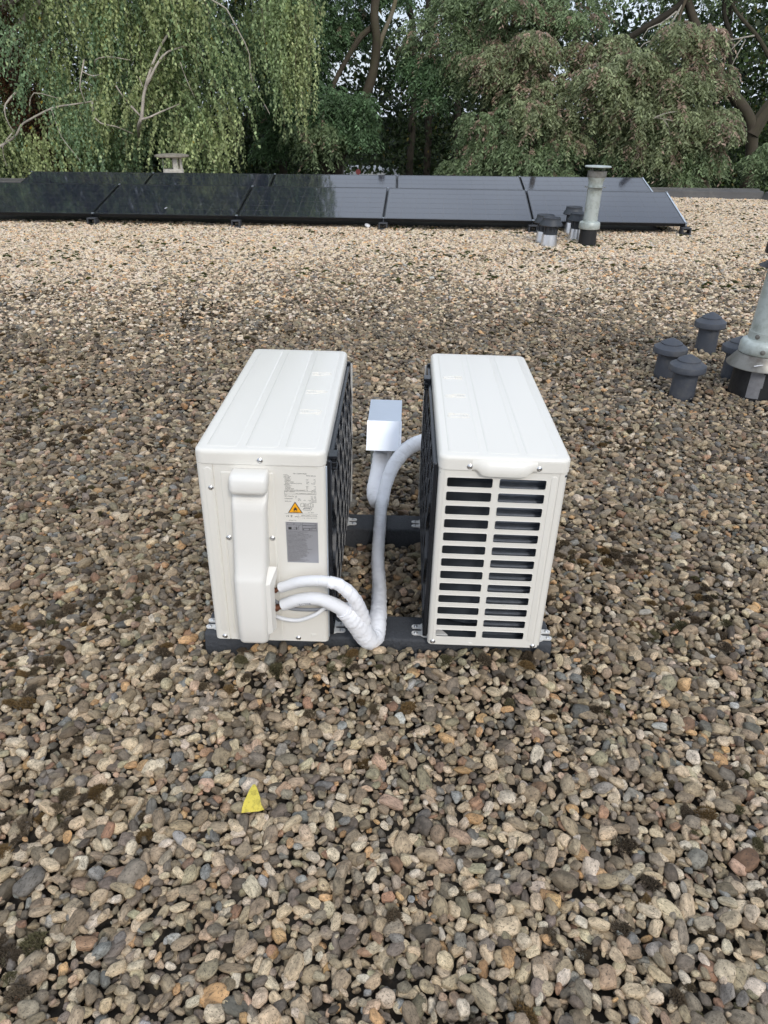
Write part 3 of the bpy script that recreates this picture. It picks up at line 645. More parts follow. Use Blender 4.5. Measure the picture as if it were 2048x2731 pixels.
# ------------------------------------------------------------------ rubber support beams
def beam(x0, x1, y0, y1, z1, yaw, label):
    o = empty('rubber_support', ((x0 + x1) / 2, (y0 + y1) / 2, 0), (0, LEAN, yaw))
    tag(o, label, 'rubber support', 'black rubber beams under the units')
    bm = bmesh.new(); bmesh.ops.create_cube(bm, size=1)
    L_, W_ = x1 - x0, y1 - y0
    for v in bm.verts: v.co = Vector((v.co.x * L_, v.co.y * (W_ if v.co.z > 0 else W_ + 0.02), (v.co.z + 0.5) * (z1 + 0.06) - 0.06))
    bmesh.ops.bevel(bm, geom=[e for e in bm.edges if all(v.co.z > 0 for v in e.verts)] + [e for e in bm.edges if abs(e.verts[0].co.z - e.verts[1].co.z) > 0.01], offset=0.007, segments=3, profile=0.5, affect='EDGES')
    MB().bm(bm).build('rubber_block', 'rubber', o, sharp=40)
    return o
beam(-0.476, 0.450, 1.482, 1.584, 0.0485, -0.012, 'black rubber beam under the front ends of both units')
beam(-0.470, 0.455, 2.050, 2.152, 0.0485, -0.012, 'black rubber beam under the rear of both units')

# ------------------------------------------------------------------ insulated pipes, cable, sheet-metal pipe hood
def wrapped(pitch=0.035, lap=0.0011, amp=0.0011, seed=0.0, d=1):
    def f(r, s_, t):
        ph = (s_ / pitch + 0.35 * noise.noise((s_ * 14, seed, 1)) - d * t / (2 * math.pi)) % 1.0
        w = noise.noise((s_ * 95 + seed + 3 * math.cos(t), 2.2 * math.cos(t + s_ * 16), 2.2 * math.sin(t + s_ * 16)))
        big = noise.noise((s_ * 22 + seed, 0.9 * math.cos(t), 0.9 * math.sin(t)))
        return r * (1 + 0.05 * big) + lap * ph + amp * abs(w) * 2.6
    return f
def corrug(r, s_, t): return r + 0.0005 * math.sin(s_ * 2 * math.pi / 0.0042)

def pipe_pts(pts, step=0.0022):
    P = catmull([p[:3] for p in pts], step)
    # radius follows the control points
    cum = [0]
    for a, b in zip(P[:-1], P[1:]): cum.append(cum[-1] + (b - a).length)
    keys = []; j = 0
    for p in pts:
        k = min(range(j, len(P)), key=lambda i: (P[i] - Vector(p[:3])).length); keys.append((k, p[3])); j = k
    rad = []
    for i in range(len(P)):
        for (k0, r0), (k1, r1) in zip(keys[:-1], keys[1:]):
            if k0 <= i <= k1:
                t = (i - k0) / max(1, k1 - k0); t = t * t * (3 - 2 * t); rad.append(r0 + (r1 - r0) * t); break
    return P, rad

PA = tag(empty('insulated_pipe', (-0.05, 1.45, 0.0)), 'white wrapped pipe bundle looping over the front rubber beam to the left unit', 'pipe')
def pipe_part(name, pts, m, parent, wr, n=28, off=(-0.05, 1.45, 0.0)):
    pts = [(p[0] - off[0], p[1] - off[1], p[2] - off[2], p[3]) for p in pts]
    P, rad = pipe_pts(pts)
    return MB().tube(P, rad, n, True, wr).build(name, m, parent, sharp=70), P, rad
b_, _, _ = pipe_part('pipe_bundle', [(-0.098, 1.412, 0.197, 0.0205), (-0.076, 1.420, 0.163, 0.0240), (-0.056, 1.436, 0.118, 0.0258), (-0.038, 1.450, 0.074, 0.0252), (-0.020, 1.478, 0.062, 0.0242), (-0.014, 1.530, 0.078, 0.0222), (-0.012, 1.625, 0.066, 0.0205), (-0.013, 1.760, 0.036, 0.0192), (-0.018, 1.900, 0.030, 0.0192), (-0.013, 2.040, 0.071, 0.0192), (-0.010, 2.16, 0.070, 0.0192), (-0.004, 2.29, 0.052, 0.021), (-0.004, 2.36, 0.06, 0.021)], 'wrap', PA, wrapped(0.036, 0.0010, 0.0016, 3.0))
pipe_part('upper_pipe', [(-0.252, 1.430, 0.249, 0.0128), (-0.201, 1.415, 0.277, 0.0132), (-0.155, 1.405, 0.288, 0.0132), (-0.128, 1.402, 0.287, 0.0132)], 'foam', PA, corrug)
pipe_part('taped_pipe', [(-0.131, 1.402, 0.2872, 0.0134), (-0.105, 1.400, 0.279, 0.0140), (-0.076, 1.405, 0.244, 0.0150), (-0.060, 1.420, 0.196, 0.0165), (-0.050, 1.438, 0.140, 0.0185)], 'wrap', PA, wrapped(0.026, 0.0012, 0.0012, 9.0))
lp, LPp, LPr = pipe_part('lower_pipe', [(-0.249, 1.430, 0.197, 0.0152), (-0.205, 1.420, 0.220, 0.0158), (-0.157, 1.410, 0.230, 0.0162), (-0.112, 1.410, 0.208, 0.0175), (-0.092, 1.414, 0.186, 0.0190)], 'foam', PA, corrug)
# lettering printed along the lower pipe
v, f = text_data('TECTUBE', 0.009)
cum = [0.0]
for a, b in zip(LPp[:-1], LPp[1:]): cum.append(cum[-1] + (b - a).length)
tv = []
for (u_, w_, _) in v:
    s_ = 0.048 + u_; i = min(range(len(cum)), key=lambda k: abs(cum[k] - s_)); Tn = (LPp[min(i + 1, len(LPp) - 1)] - LPp[max(i - 1, 0)]).normalized()
    zc = Vector((0, 0, 1)); up_ = (zc - Tn * zc.dot(Tn)).normalized(); out_ = Tn.cross(up_) ; out_ = out_ if out_.y < 0 else -out_
    ang = (w_ - 0.0075) / LPr[i]
    tv.append(LPp[i] + (out_ * math.cos(ang) + up_ * math.sin(ang)) * (LPr[i] + 0.0011))
tm = bpy.data.meshes.new('pipe_print'); tm.from_pydata([tuple(p) for p in tv], [], f); link('pipe_print', tm, 'ink_soft', lp, smooth=False)
for z, r0 in ((0.241, 0.0055), (0.188, 0.0075)):
    P = catmull([(-0.29 + 0.05, 1.432 - 1.45, z - 0.008), (-0.272 + 0.05, 1.431 - 1.45, z - 0.004), (-0.250 + 0.05, 1.428 - 1.45, z + 0.008)], 0.004)
    MB().tube(P, [r0 * (1.25 if i % 5 < 2 and i < 8 else 1) for i in range(len(P))], 10).build('copper_end', 'copper', PA, sharp=40)
MB().tube(catmull([(-0.226, -0.012, 0.157), (-0.196, -0.02, 0.152), (-0.160, -0.026, 0.154), (-0.120, -0.028, 0.172), (-0.090, -0.018, 0.188), (-0.062, -0.020, 0.180)], 0.005), 0.0052, 10).build('cable', 'cable', PA)
MB().tube(catmull([(-0.226, -0.004, 0.200), (-0.190, -0.010, 0.180), (-0.140, -0.012, 0.176), (-0.09, -0.012, 0.178)], 0.005), 0.0045, 10).build('cable', 'grey_cable', PA)

PB = tag(empty('insulated_pipe', (0.15, 2.46, 0.0)), 'white wrapped pipe curving from the right unit down to the metal hood', 'pipe')
pipe_part('pipe_bundle', [(0.30, 2.36, 0.215, 0.030), (0.235, 2.44, 0.20, 0.030), (0.148, 2.462, 0.188, 0.0280), (0.083, 2.435, 0.168, 0.0262), (0.0345, 2.380, 0.128, 0.0240), (0.009, 2.318, 0.088, 0.0218), (-0.004, 2.245, 0.062, 0.0208), (-0.008, 2.20, 0.056, 0.021)], 'wrap', PB, wrapped(0.045, 0.0009, 0.0014, 5.0), off=(0.15, 2.46, 0))
pipe_part('pipe_sleeve', [(0.0, 2.585, 0.215, 0.034), (-0.004, 2.535, 0.150, 0.0335), (-0.018, 2.435, 0.088, 0.0315), (-0.034, 2.325, 0.056, 0.0285), (-0.030, 2.275, 0.038, 0.0255), (-0.004, 2.255, 0.020, 0.018)], 'wrap', PB, wrapped(0.026, 0.0012, 0.0015, 12.0, -1), off=(0.15, 2.46, 0))

HD = tag(empty('pipe_hood', (0.0, 2.60, 0.0), (0, 0.010, -0.03)), 'small bright sheet metal hood box over the pipes between the two units', 'metal box')
hb = MB()
x0, x1, y0, y1, z0, z1, t = -0.0625, 0.0625, -0.115, 0.110, 0.140, 0.260, 0.0015
hb.box((x0, y0, z1 - t), (x1, y1, z1)); hb.box((x0, y0 + t, z0), (x0 + t, y1 - t, z1 - t)); hb.box((x1 - t, y0 + t, z0), (x1, y1 - t, z1 - t)); hb.box((x0, y1 - t, z0), (x1, y1, z1 - t))
hood = hb.build('hood', 'sheet', HD, smooth=False)
def slope(xa, xb, d0, d1, name):
    # sheet on the sloping front: from the top edge down and forward
    A_, B_ = Vector((0, y0, z1)), Vector((0, y0 - 0.066, 0.168)); nn = Vector((0, -(A_.z - B_.z), -(B_.y - A_.y) * -1)).normalized(); nn = Vector((0, -0.82, 0.57))
    q = MB(); q.v = [(x, (P_ + nn * d).y, (P_ + nn * d).z) for d in (d0, d1) for x, P_ in ((xa, A_), (xb, A_), (xb, B_), (xa, B_))]
    q.f = [(0, 1, 2, 3), (4, 5, 6, 7), (0, 1, 5, 4), (1, 2, 6, 5), (2, 3, 7, 6), (3, 0, 4, 7)]
    return q.build(name, 'sheet', hood, smooth=False)
slope(x0 + 0.0065, x1 - 0.0065, 0.0, 0.0015, 'front_sheet')
slope(x0 - 0.002, x0 + 0.006, 0.0, 0.004, 'folded_flange'); slope(x1 - 0.006, x1 + 0.002, 0.0, 0.004, 'folded_flange')
for xa in (x0 + 0.0003, x1 - 0.0018): MB().poly([(y0, z1 - 0.002), (y0 - 0.064, 0.169), (y0 - 0.0002, 0.150)], xa, xa + 0.0015, 'x').build('cheek', 'sheet', hood, smooth=False)
MB().box((-0.056, -0.005, -0.05), (0.050, 0.095, 0.250), 0.001, 1).build('duct', 'galv', HD, smooth=False)

# ------------------------------------------------------------------ roof vents and flues
def mushroom_vent(x, y, h, tilt, label):
    o = tag(empty('roof_vent', (x, y, 0), (tilt[0], tilt[1], rnd.uniform(0, 6))), label, 'roof vent', 'anthracite mushroom roof vents')
    k = h / 0.233
    MB().lathe([(0.063, -0.05), (0.062, 0.0), (0.0595, 0.125 * k), (0.05, 0.126 * k)], 40).build('stem', 'vent', o, sharp=40)
    c = MB().lathe([(0.060, 0.134 * k), (0.084, 0.128 * k), (0.0885, 0.130 * k), (0.0910, 0.135 * k), (0.0900, 0.160 * k), (0.0885, 0.1635 * k), (0.0850, 0.1655 * k), (0.059, 0.183 * k), (0.0575, 0.1832 * k), (0.0570, 0.1895 * k), (0.0545, 0.1915 * k), (0.030, 0.206 * k), (0.012, 0.2155 * k), (0.004, 0.218 * k), (0.00001, 0.2185 * k)], 48).build('cap', 'vent', o, sharp=24)
    return o
mushroom_vent(1.540, 3.530, 0.226, (0, 0), 'nearest dark grey mushroom vent, in front of the pair')
mushroom_vent(1.570, 3.870, 0.216, (0.02, -0.01), 'leftmost dark grey mushroom vent, half behind the nearest one')
mushroom_vent(1.985, 4.360, 0.240, (-0.02, 0.01), 'farthest dark grey mushroom vent, standing free behind the others')
mushroom_vent(1.945, 3.860, 0.232, (0, 0), 'dark grey mushroom vent half hidden behind the near flue')

BF = tag(empty('flue_pipe', (1.920, 3.570, 0)), 'big galvanised flue with flared skirt and black base cut by right edge', 'flue pipe')
MB().lathe([(0.120, -0.05), (0.116, 0.0), (0.112, 0.165), (0.09, 0.17)], 56).build('base_sleeve', 'bitumen', BF, sharp=40)
for a, w in ((245, 15), (262, 2)):
    tp = MB(); 
    for zz0, zz1 in (((0.004, 0.15),) if w > 5 else ((0.06, 0.13),)):
        tp.lathe([(0.1172 - zz0 * 0.025, zz0), (0.1172 - zz1 * 0.025, zz1)], 6, a0=R(a - w), a1=R(a + w))
    tp.build('tape_patch', 'tape', BF)
sk = MB().lathe([(0.155, 0.150), (0.158, 0.1505), (0.1575, 0.156), (0.112, 0.213), (0.106, 0.214)], 64).build('storm_skirt', 'galv_dark', BF, sharp=40)
MB().box((-0.145, -0.100, 0.1835), (-0.075, -0.092, 0.186), 0.001, 1, Matrix.Rotation(R(22), 4, 'Z')).build('white_paint_streak', 'chip_w', sk, smooth=False)
MB().lathe([(0.106, 0.213), (0.113, 0.216), (0.116, 0.224), (0.114, 0.262), (0.108, 0.276), (0.094, 0.284), (0.082, 0.286)], 56).build('collar', 'galv', BF, sharp=40)
MB().lathe([(0.086, 0.284), (0.086, 0.322), (0.0835, 0.3225), (0.083, 0.326), (0.074, 0.64), (0.074, 0.70)], 56).build('pipe', 'galv', BF, sharp=40)
for a, z, r in ((215, 0.304, 0.086), (243, 0.240, 0.115)):
    q = MB().lathe([(0.012, 0), (0.012, 0.003), (0.004, 0.0045), (0.004, 0.008), (0.00001, 0.008)], 16).build('rivet', 'galv_dark', BF, sharp=40)
    q.location = (r * math.cos(R(a)), r * math.sin(R(a)), z); q.rotation_euler = (0, R(90), R(a))
MB().lathe([(0.074, 0.655), (0.100, 0.640), (0.118, 0.632), (0.119, 0.634), (0.101, 0.644), (0.074, 0.662)], 48).build('rain_collar', 'bitumen', BF, sharp=40)
MB().lathe([(0.070, 0.69), (0.105, 0.692), (0.108, 0.70), (0.106, 0.735), (0.098, 0.742), (0.098, 0.76), (0.108, 0.765), (0.108, 0.80), (0.09, 0.815), (0.00001, 0.83)], 48).build('terminal', 'bitumen', BF, sharp=40)

FF = tag(empty('flue_pipe', (2.238, 8.42, 0), (0, 0.01, 0)), 'tall pale galvanised flue with disc cap in front of the panels', 'flue pipe')
MB().lathe([(0.099, -0.05), (0.097, 0.0), (0.092, 0.155), (0.08, 0.16)], 36).build('base_sleeve', 'bitumen', FF, sharp=40)
MB().lathe([(0.092, 0.148), (0.110, 0.152), (0.114, 0.160), (0.114, 0.205), (0.108, 0.222), (0.080, 0.232), (0.076, 0.233)], 40).build('collar', 'galv', FF, sharp=40)
MB().lathe([(0.0785, 0.230), (0.0785, 0.262), (0.0765, 0.2625), (0.0765, 0.60), (0.080, 0.63), (0.094, 0.664), (0.094, 0.67)], 40).build('pipe', 'galv', FF, sharp=40)
MB().lathe([(0.076, 0.565), (0.116, 0.571), (0.116, 0.573), (0.076, 0.569)], 36).build('wind_ring', 'galv_dark', FF, sharp=40)
MB().lathe([(0.094, 0.668), (0.101, 0.670), (0.101, 0.728), (0.097, 0.73), (0.085, 0.69)], 40).build('head_ring', 'galv_dark', FF, sharp=40)
for k in range(4):
    a = R(40 + 90 * k); MB().box((0.088 * math.cos(a) - 0.004, 0.088 * math.sin(a) - 0.004, 0.70), (0.088 * math.cos(a) + 0.004, 0.088 * math.sin(a) + 0.004, 0.765)).build('cap_strut', 'galv_dark', FF, smooth=False)
MB().lathe([(0.00001, 0.760), (0.130, 0.764), (0.139, 0.768), (0.139, 0.774), (0.130, 0.779), (0.00001, 0.786)], 40).build('cap', 'galv', FF, sharp=40)

def small_vent(x, y, k, label):
    o = tag(empty('roof_vent', (x, y, 0), (0, 0.012, 0)), label, 'roof vent', 'small vents with aluminium collars')
    MB().lathe([(0.090, -0.05), (0.0875, 0.0), (0.078, 0.105 * k), (0.07, 0.106 * k)], 32).build('collar', 'alu', o, sharp=40)
    MB().lathe([(0.074, 0.09 * k), (0.074, 0.19 * k), (0.082, 0.205 * k)], 32).build('neck', 'vent_far', o, sharp=40)
    for i in range(12):
        a = 2 * math.pi * i / 12; MB().box((0.070, -0.004, 0.12 * k), (0.081, 0.004, 0.20 * k), 0, 1, Matrix.Rotation(a, 4, 'Z')).build('neck_fin', 'vent_far', o, smooth=False)
    MB().lathe([(0.074, 0.196 * k), (0.120, 0.192 * k), (0.125, 0.200 * k), (0.121, 0.212 * k), (0.100, 0.245 * k), (0.096, 0.262 * k), (0.098, 0.276 * k), (0.094, 0.279 * k), (0.086, 0.268 * k), (0.03, 0.258 * k), (0.00001, 0.258 * k)], 36).build('cap', 'vent_far', o, sharp=38)
small_vent(1.790, 8.31, 1.0, 'nearest short vent with dark cap and aluminium collar before the panels')
small_vent(1.770, 8.54, 1.0, 'short dark capped vent almost hidden behind its nearest twin')
small_vent(2.255, 9.28, 1.02, 'short dark capped vent with aluminium collar close to the panel edge')
small_vent(2.205, 8.80, 0.96, 'short dark capped vent tucked behind the tall pale flue')

CH = tag(empty('chimney', (-3.46, 12.75, 0)), 'pale concrete chimney with round flat cap behind the back panels', 'chimney')
MB().lathe([(0.165, -0.05), (0.162, 0.40), (0.158, 0.425), (0.12, 0.427), (0.12, 0.30), (0.00001, 0.30)], 36).build('shaft', 'concrete', CH, sharp=40)
for a in (95, 200, 300, 345):
    MB().lathe([(0.155, 0.42), (0.155, 0.60), (0.115, 0.60), (0.115, 0.42), (0.155, 0.42)], 6, a0=R(a - 14), a1=R(a + 14)).build('cap_post', 'concrete', CH, sharp=40)
MB().lathe([(0.00001, 0.592), (0.24, 0.592), (0.268, 0.600), (0.272, 0.612), (0.262, 0.628), (0.20, 0.640), (0.00001, 0.652)], 44).build('cap', 'concrete_cap', CH, sharp=40)

# ------------------------------------------------------------------ solar panels
PWID, PDEP, TILT = 1.829, 1.06, R(14)
def make_panel():
    root = empty('solar_panel')
    g = 0.008; W_, D_ = PWID - g * 2, PDEP
    fr = MB()
    for a, b in (((g, 0, -0.036), (PWID - g, 0.012, 0.0)), ((g, D_ - 0.012, -0.036), (PWID - g, D_, 0.0)), ((g, 0.0122, -0.036), (g + 0.012, D_ - 0.0122, 0.0)), ((PWID - g - 0.012, 0.0122, -0.036), (PWID - g, D_ - 0.0122, 0.0))): fr.box(a, b, 0.001, 1)
    fr.build('frame', 'frame', root, sharp=30)
    gl = MB().box((g + 0.0122, 0.0124, -0.006), (PWID - g - 0.0122, D_ - 0.0124, -0.0012)).build('glass', 'solar', root, smooth=False)
    cg = MB(); x0_, x1_, y0_, y1_ = g + 0.03, PWID - g - 0.03, 0.03, D_ - 0.03
    for i in range(11): x = x0_ + (x1_ - x0_) * i / 10; cg.add([(x - 0.0025, y0_, -0.0009), (x + 0.0025, y0_, -0.0009), (x + 0.0025, y1_, -0.0009), (x - 0.0025, y1_, -0.0009)], [(0, 1, 2, 3)])
    for j in range(7): y = y0_ + (y1_ - y0_) * j / 6; cg.add([(x0_, y - 0.004, -0.0006), (x1_, y - 0.004, -0.0006), (x1_, y + 0.004, -0.0006), (x0_, y + 0.004, -0.0006)], [(0, 1, 2, 3)])
    cg.build('cell_grid', 'cell_gap', gl, smooth=False, fix=False)
    return root
proto = make_panel()
def make_mount():
    root = empty('panel_mount')
    f_ = MB(); f_.box((-0.055, -0.07, -0.03), (0.055, 0.05, 0.008), 0.003, 1); f_.box((-0.055, -0.07, 0.0082), (-0.037, 0.05, 0.058), 0.003, 1); f_.box((0.037, -0.07, 0.0082), (0.055, 0.05, 0.058), 0.003, 1); f_.box((-0.055, -0.07, 0.0582), (0.055, 0.05, 0.074), 0.003, 1)
    f_.build('foot_block', 'rubber', root, sharp=35)
    MB().box((-0.028, 0.0, -0.082), (0.028, PDEP + 0.01, -0.040), 0.002, 1, Matrix.Translation((0, 0, 0.116)) @ Matrix.Rotation(TILT, 4, 'X')).build('rail', 'frame', root, sharp=35)
    MB().box((-0.024, PDEP * math.cos(TILT) - 0.10, -0.03), (0.024, PDEP * math.cos(TILT) - 0.05, 0.270), 0.002, 1).build('rear_leg', 'frame', root, sharp=35)
    for v_ in (0.018, PDEP - 0.018):
        c = MB().box((-0.014, v_ - 0.018, -0.001), (0.014, v_ + 0.018, 0.007), 0.002, 2, Matrix.Translation((0, 0, 0.116)) @ Matrix.Rotation(TILT, 4, 'X'))
        c.lathe([(0.007, 0), (0.007, 0.004), (0.00001, 0.005)], 10, (0, v_ * math.cos(TILT) - 0.003, 0.116 + v_ * math.sin(TILT) + 0.006)); c.build('clamp', 'clamp', root, sharp=35)
    return root
pm = make_mount()
def row(x0, y0, yaw, n, lift, labels, mlabel, grp, first):
    for i in range(n):
        o = proto if first and i == 0 else copy_tree(proto)
        o.location = (x0 + math.cos(yaw) * PWID * i, y0 + math.sin(yaw) * PWID * i, 0.116 + lift); o.rotation_euler = (TILT, 0, yaw)
        tag(o, labels[i], 'solar panel', grp)
    for i in range(1 if first else 0, n + 1):
        o = pm if first and i == 1 else copy_tree(pm)
        o.location = (x0 + math.cos(yaw) * PWID * i, y0 + math.sin(yaw) * PWID * i, lift); o.rotation_euler = (0, 0, yaw)
        tag(o, mlabel[i], 'panel mount', grp.replace('panels', 'panel mounts'))
row(-3.695 - PWID * math.cos(0.0554), 9.602 + PWID * math.sin(0.0554), -0.0554, 5, 0.0,
    ['black solar panel cut off by the left edge, front row', 'second front row solar panel from the left, with pale streaky reflections', 'middle solar panel of the front row, half dark and half sky', 'front row solar panel between the middle and the right end', 'rightmost solar panel of the front row, behind the tall flue'],
    ['panel mount at the far left front corner outside the picture', 'black panel mount under the leftmost visible front row joint', 'black panel mount under the second visible front row joint', 'black panel mount under the middle front row joint', 'black panel mount under the joint beside the short vents', 'black panel mount at the right end of the front row'], 'solar panels in the front row', True)
byaw = -0.012
row(-5.35, 11.83 - PDEP * math.cos(TILT), byaw, 5, 0.062,
    ['back row solar panel farthest left, under the birch', 'back row solar panel in front of the concrete chimney', 'middle solar panel of the back row', 'back row solar panel between the middle and right end', 'rightmost solar panel of the back row, beside the roof edge'],
    ['panel mount at the left end of the back row', 'panel mount at the first joint of the back row from left', 'panel mount at the second joint of the back row from left', 'panel mount at the third joint of the back row from left', 'panel mount at the last joint of the back row', 'panel mount at the right end of the back row'], 'solar panels in the back row', False)
for (x0, y0, yaw, lift) in ((-3.695 + 3 * PWID * math.cos(0.0554) + PWID, 9.602 - 4 * PWID * math.sin(0.0554), -0.0554, 0.0), (-5.35 + 5 * PWID, 11.83 - PDEP * math.cos(TILT) + 5 * PWID * math.sin(byaw), byaw, 0.062)):
    pass
for o in [o for o in COL.objects if o.get('label', '').startswith('rightmost solar panel')]:
    MB().box((PWID - 0.007, 0.005, -0.034), (PWID + 0.012, PDEP - 0.005, 0.002), 0.002, 1).build('end_trim', 'edge_alu', o, sharp=35)

# ------------------------------------------------------------------ small litter
def scrap():
    o = [(-0.036, -0.042), (0.022, -0.040), (0.040, -0.036), (0.030, -0.022), (0.024, 0.004), (0.014, 0.030), (0.004, 0.050), (-0.004, 0.050), (-0.016, 0.022), (-0.028, -0.012)]
    bm = bmesh.new(); n_ = 14; grid = {}
    from mathutils.geometry import intersect_point_tri_2d
    vs = [bm.verts.new((a, b, 0)) for a, b in o]; bm.faces.new(vs)
    bmesh.ops.triangulate(bm, faces=bm.faces[:]); bmesh.ops.subdivide_edges(bm, edges=bm.edges[:], cuts=4, use_grid_fill=True); bmesh.ops.triangulate(bm, faces=bm.faces[:])
    for v in bm.verts:
        x, y, _ = v.co
        v.co.x += 0.0012 * noise.noise((x * 300, y * 300, 5)); v.co.y += 0.0012 * noise.noise((x * 300, y * 300, 9))
        v.co.z = 0.005 * noise.noise((x * 38, y * 38, 1)) + 0.006 * math.cos(y * 40) + 0.003 * noise.noise((x * 110, y * 110, 3)) - (0.006 if y < -0.034 else 0) + 0.12 * (y + 0.04) * 0.5
    r_ = bmesh.ops.solidify(bm, geom=bm.faces[:], thickness=0.0012)
    ob = MB().bm(bm).build('cloth_scrap', 'cloth', None, sharp=60)
    ob.location = (-0.268, 1.000, 0.016); ob.rotation_euler = (0.25, 0.0, 0.06); ob.scale = (0.62, 0.62, 0.62)
    return tag(ob, 'torn yellow triangular scrap lying on the near gravel', 'scrap')
scrap()
def chip(x, y, z, s_, m, label, name, cat):
    bm = bmesh.new(); bmesh.ops.create_icosphere(bm, subdivisions=2, radius=1)
    for v in bm.verts: v.co = Vector((v.co.x * s_[0], v.co.y * s_[1], v.co.z * s_[2])) * (1 + 0.35 * noise.noise(v.co * 1.7 + Vector((x, y, 0))))
    ob = MB().bm(bm).build(name, m, None, sharp=50); ob.location = (x, y, z); ob.rotation_euler = (0.2, 0.3, x * 3)
    tag(ob, label, cat)
chip(-0.24, 9.46, 0.03, (0.045, 0.03, 0.02), 'chip_w', 'small white crumpled scrap beside the middle front row mount', 'paper_scrap', 'scrap')
chip(-2.83, 9.77, 0.16, (0.06, 0.02, 0.006), 'chip_w', 'pale bird dropping on the lower edge of a front panel', 'bird_dropping', 'dropping')

# ------------------------------------------------------------------ gravel
def pebble_mesh(i):
    r_ = random.Random(100 + i)
    bm = bmesh.new(); bmesh.ops.create_icosphere(bm, subdivisions=3, radius=1)
    off = Vector((r_.uniform(0, 99), r_.uniform(0, 99), r_.uniform(0, 99)))
    ex = r_.choice([0.66, 0.74, 0.85, 1.0, 1.1]); ax = (1.0, r_.uniform(0.60, 0.95), r_.uniform(0.40, 0.72))
    cuts = [(Vector((r_.gauss(0, 1), r_.gauss(0, 1), r_.gauss(0, 0.8))).normalized(), r_.uniform(0.62, 0.88)) for _ in range(r_.choice([0, 0, 1, 2, 3, 5]))]
    for v in bm.verts:
        p = v.co.copy(); p = Vector([math.copysign(abs(c) ** ex, c) for c in p])
        p *= 1 + 0.24 * noise.noise(v.co * 1.15 + off) + 0.08 * noise.noise(v.co * 2.8 + off) + 0.02 * noise.noise(v.co * 6.5 + off)
        for n_, d_ in cuts:
            k = p.dot(n_) - d_
            if k > 0: p -= n_ * k * 0.85
        v.co = Vector((p.x * ax[0], p.y * ax[1], p.z * ax[2])) * 0.5
    me = bpy.data.meshes.new('pebble'); bm.to_mesh(me); bm.free()
    me.polygons.foreach_set('use_smooth', np.ones(len(me.polygons), dtype=bool)); me.materials.append(MT['pebble'])
    return me
NP = 44
pebble_meshes = [pebble_mesh(i) for i in range(NP)]

def vnoise(x, y, s_, seed=0):
    """smooth value noise, vectorised"""
    g = np.random.default_rng(900 + seed).random((64, 64))
    u, v = (x / s_) % 64, (y / s_) % 64; i, j = np.floor(u).astype(int), np.floor(v).astype(int); fx, fy = u - i, v - j
    fx, fy = fx * fx * (3 - 2 * fx), fy * fy * (3 - 2 * fy); i1, j1 = (i + 1) % 64, (j + 1) % 64
    return (g[i, j] * (1 - fx) + g[i1, j] * fx) * (1 - fy) + (g[i, j1] * (1 - fx) + g[i1, j1] * fx) * fy

def in_view(x, y): return (np.abs(x) < 0.56 * np.maximum(y, 0) + 0.9 + 0.8 * np.clip((7 - y) / 3, 0, 1)) & (x < CORNER[0] - 0.072 * (CORNER[1] - y) - 0.02) & (y < KY(x) - 0.03)
def jgrid(pitch_, y0, y1, jit=0.42):
    gx = np.arange(-9.2, 7.0, pitch_); gy = np.arange(y0, y1, pitch_ * 0.88)
    a, b = np.meshgrid(gx, gy); a = a + (np.arange(len(gy)) % 2)[:, None] * pitch_ / 2
    a = a.ravel() + rng.uniform(-jit, jit, a.size) * pitch_; b = b.ravel() + rng.uniform(-jit, jit, b.size) * pitch_
    return a, b
solid = [(-0.476, 0.450, 1.478, 1.588), (-0.470, 0.455, 2.046, 2.156), (-0.055, 0.052, 2.60, 2.69)]
circ = [(1.54, 3.53, 0.064), (1.57, 3.87, 0.064), (1.985, 4.36, 0.064), (1.945, 3.86, 0.064), (1.92, 3.57, 0.118), (2.238, 8.42, 0.10), (1.79, 8.31, 0.09), (1.77, 8.54, 0.09), (2.255, 9.28, 0.09), (2.205, 8.80, 0.09)]
def keep(x, y, m=0.008):
    k = in_view(x, y)
    for a, b, c, d in solid: k &= ~((x > a - m) & (x < b + m) & (y > c - m) & (y < d + m))
    for a, b, r_ in circ: k &= ((x - a) ** 2 + (y - b) ** 2) > (r_ + m) ** 2
    yf = 9.602 - 0.0554 * (x + 3.695)
    k &= ~((y > yf + 0.30) & (y < yf + 2.05) & (x < 3.5))     # never seen: under the panels
    return k
heap = lambda x, y: 0.040 * np.exp(-((y - 1.435) / 0.12) ** 2) * np.exp(-(x / 0.55) ** 4) + 0.012 * np.exp(-((y - 1.85) / 0.25) ** 2) * np.exp(-(x / 0.75) ** 4)
relief = lambda x, y: 0.018 * (vnoise(x, y, 0.45, 1) - 0.5) + 0.013 * (vnoise(x, y, 0.16, 2) - 0.5) + heap(x, y)
# big stones first, then the common ones round them, then a bed below
cx_, cy_ = jgrid(0.092, -0.05, 13.6, 0.5); k = keep(cx_, cy_, 0.024); cx_, cy_ = cx_[k], cy_[k]
csz = rng.uniform(0.027, 0.041, cx_.size) * np.where(rng.random(cx_.size) < 0.10, 1.22, 1.0)
bx_, by_ = jgrid(0.0194, -0.05, 7.2); fx_, fy_ = jgrid(0.0235, 7.2, 13.6); bx_, by_ = np.concatenate([bx_, fx_]), np.concatenate([by_, fy_]); k = keep(bx_, by_, 0.010); bx_, by_ = bx_[k], by_[k]
bsz = np.clip(np.exp(rng.normal(math.log(0.0200), 0.34, bx_.size)), 0.008, 0.040) * np.where(by_ > 7.2, 1.17, 1.0)
cell = 0.12; gidx = {}
for i, (a, b) in enumerate(zip(cx_, cy_)): gidx.setdefault((int(a // cell), int(b // cell)), []).append(i)
near = np.zeros(bx_.size, dtype=bool)
ci, cj = np.floor(bx_ / cell).astype(int), np.floor(by_ / cell).astype(int)
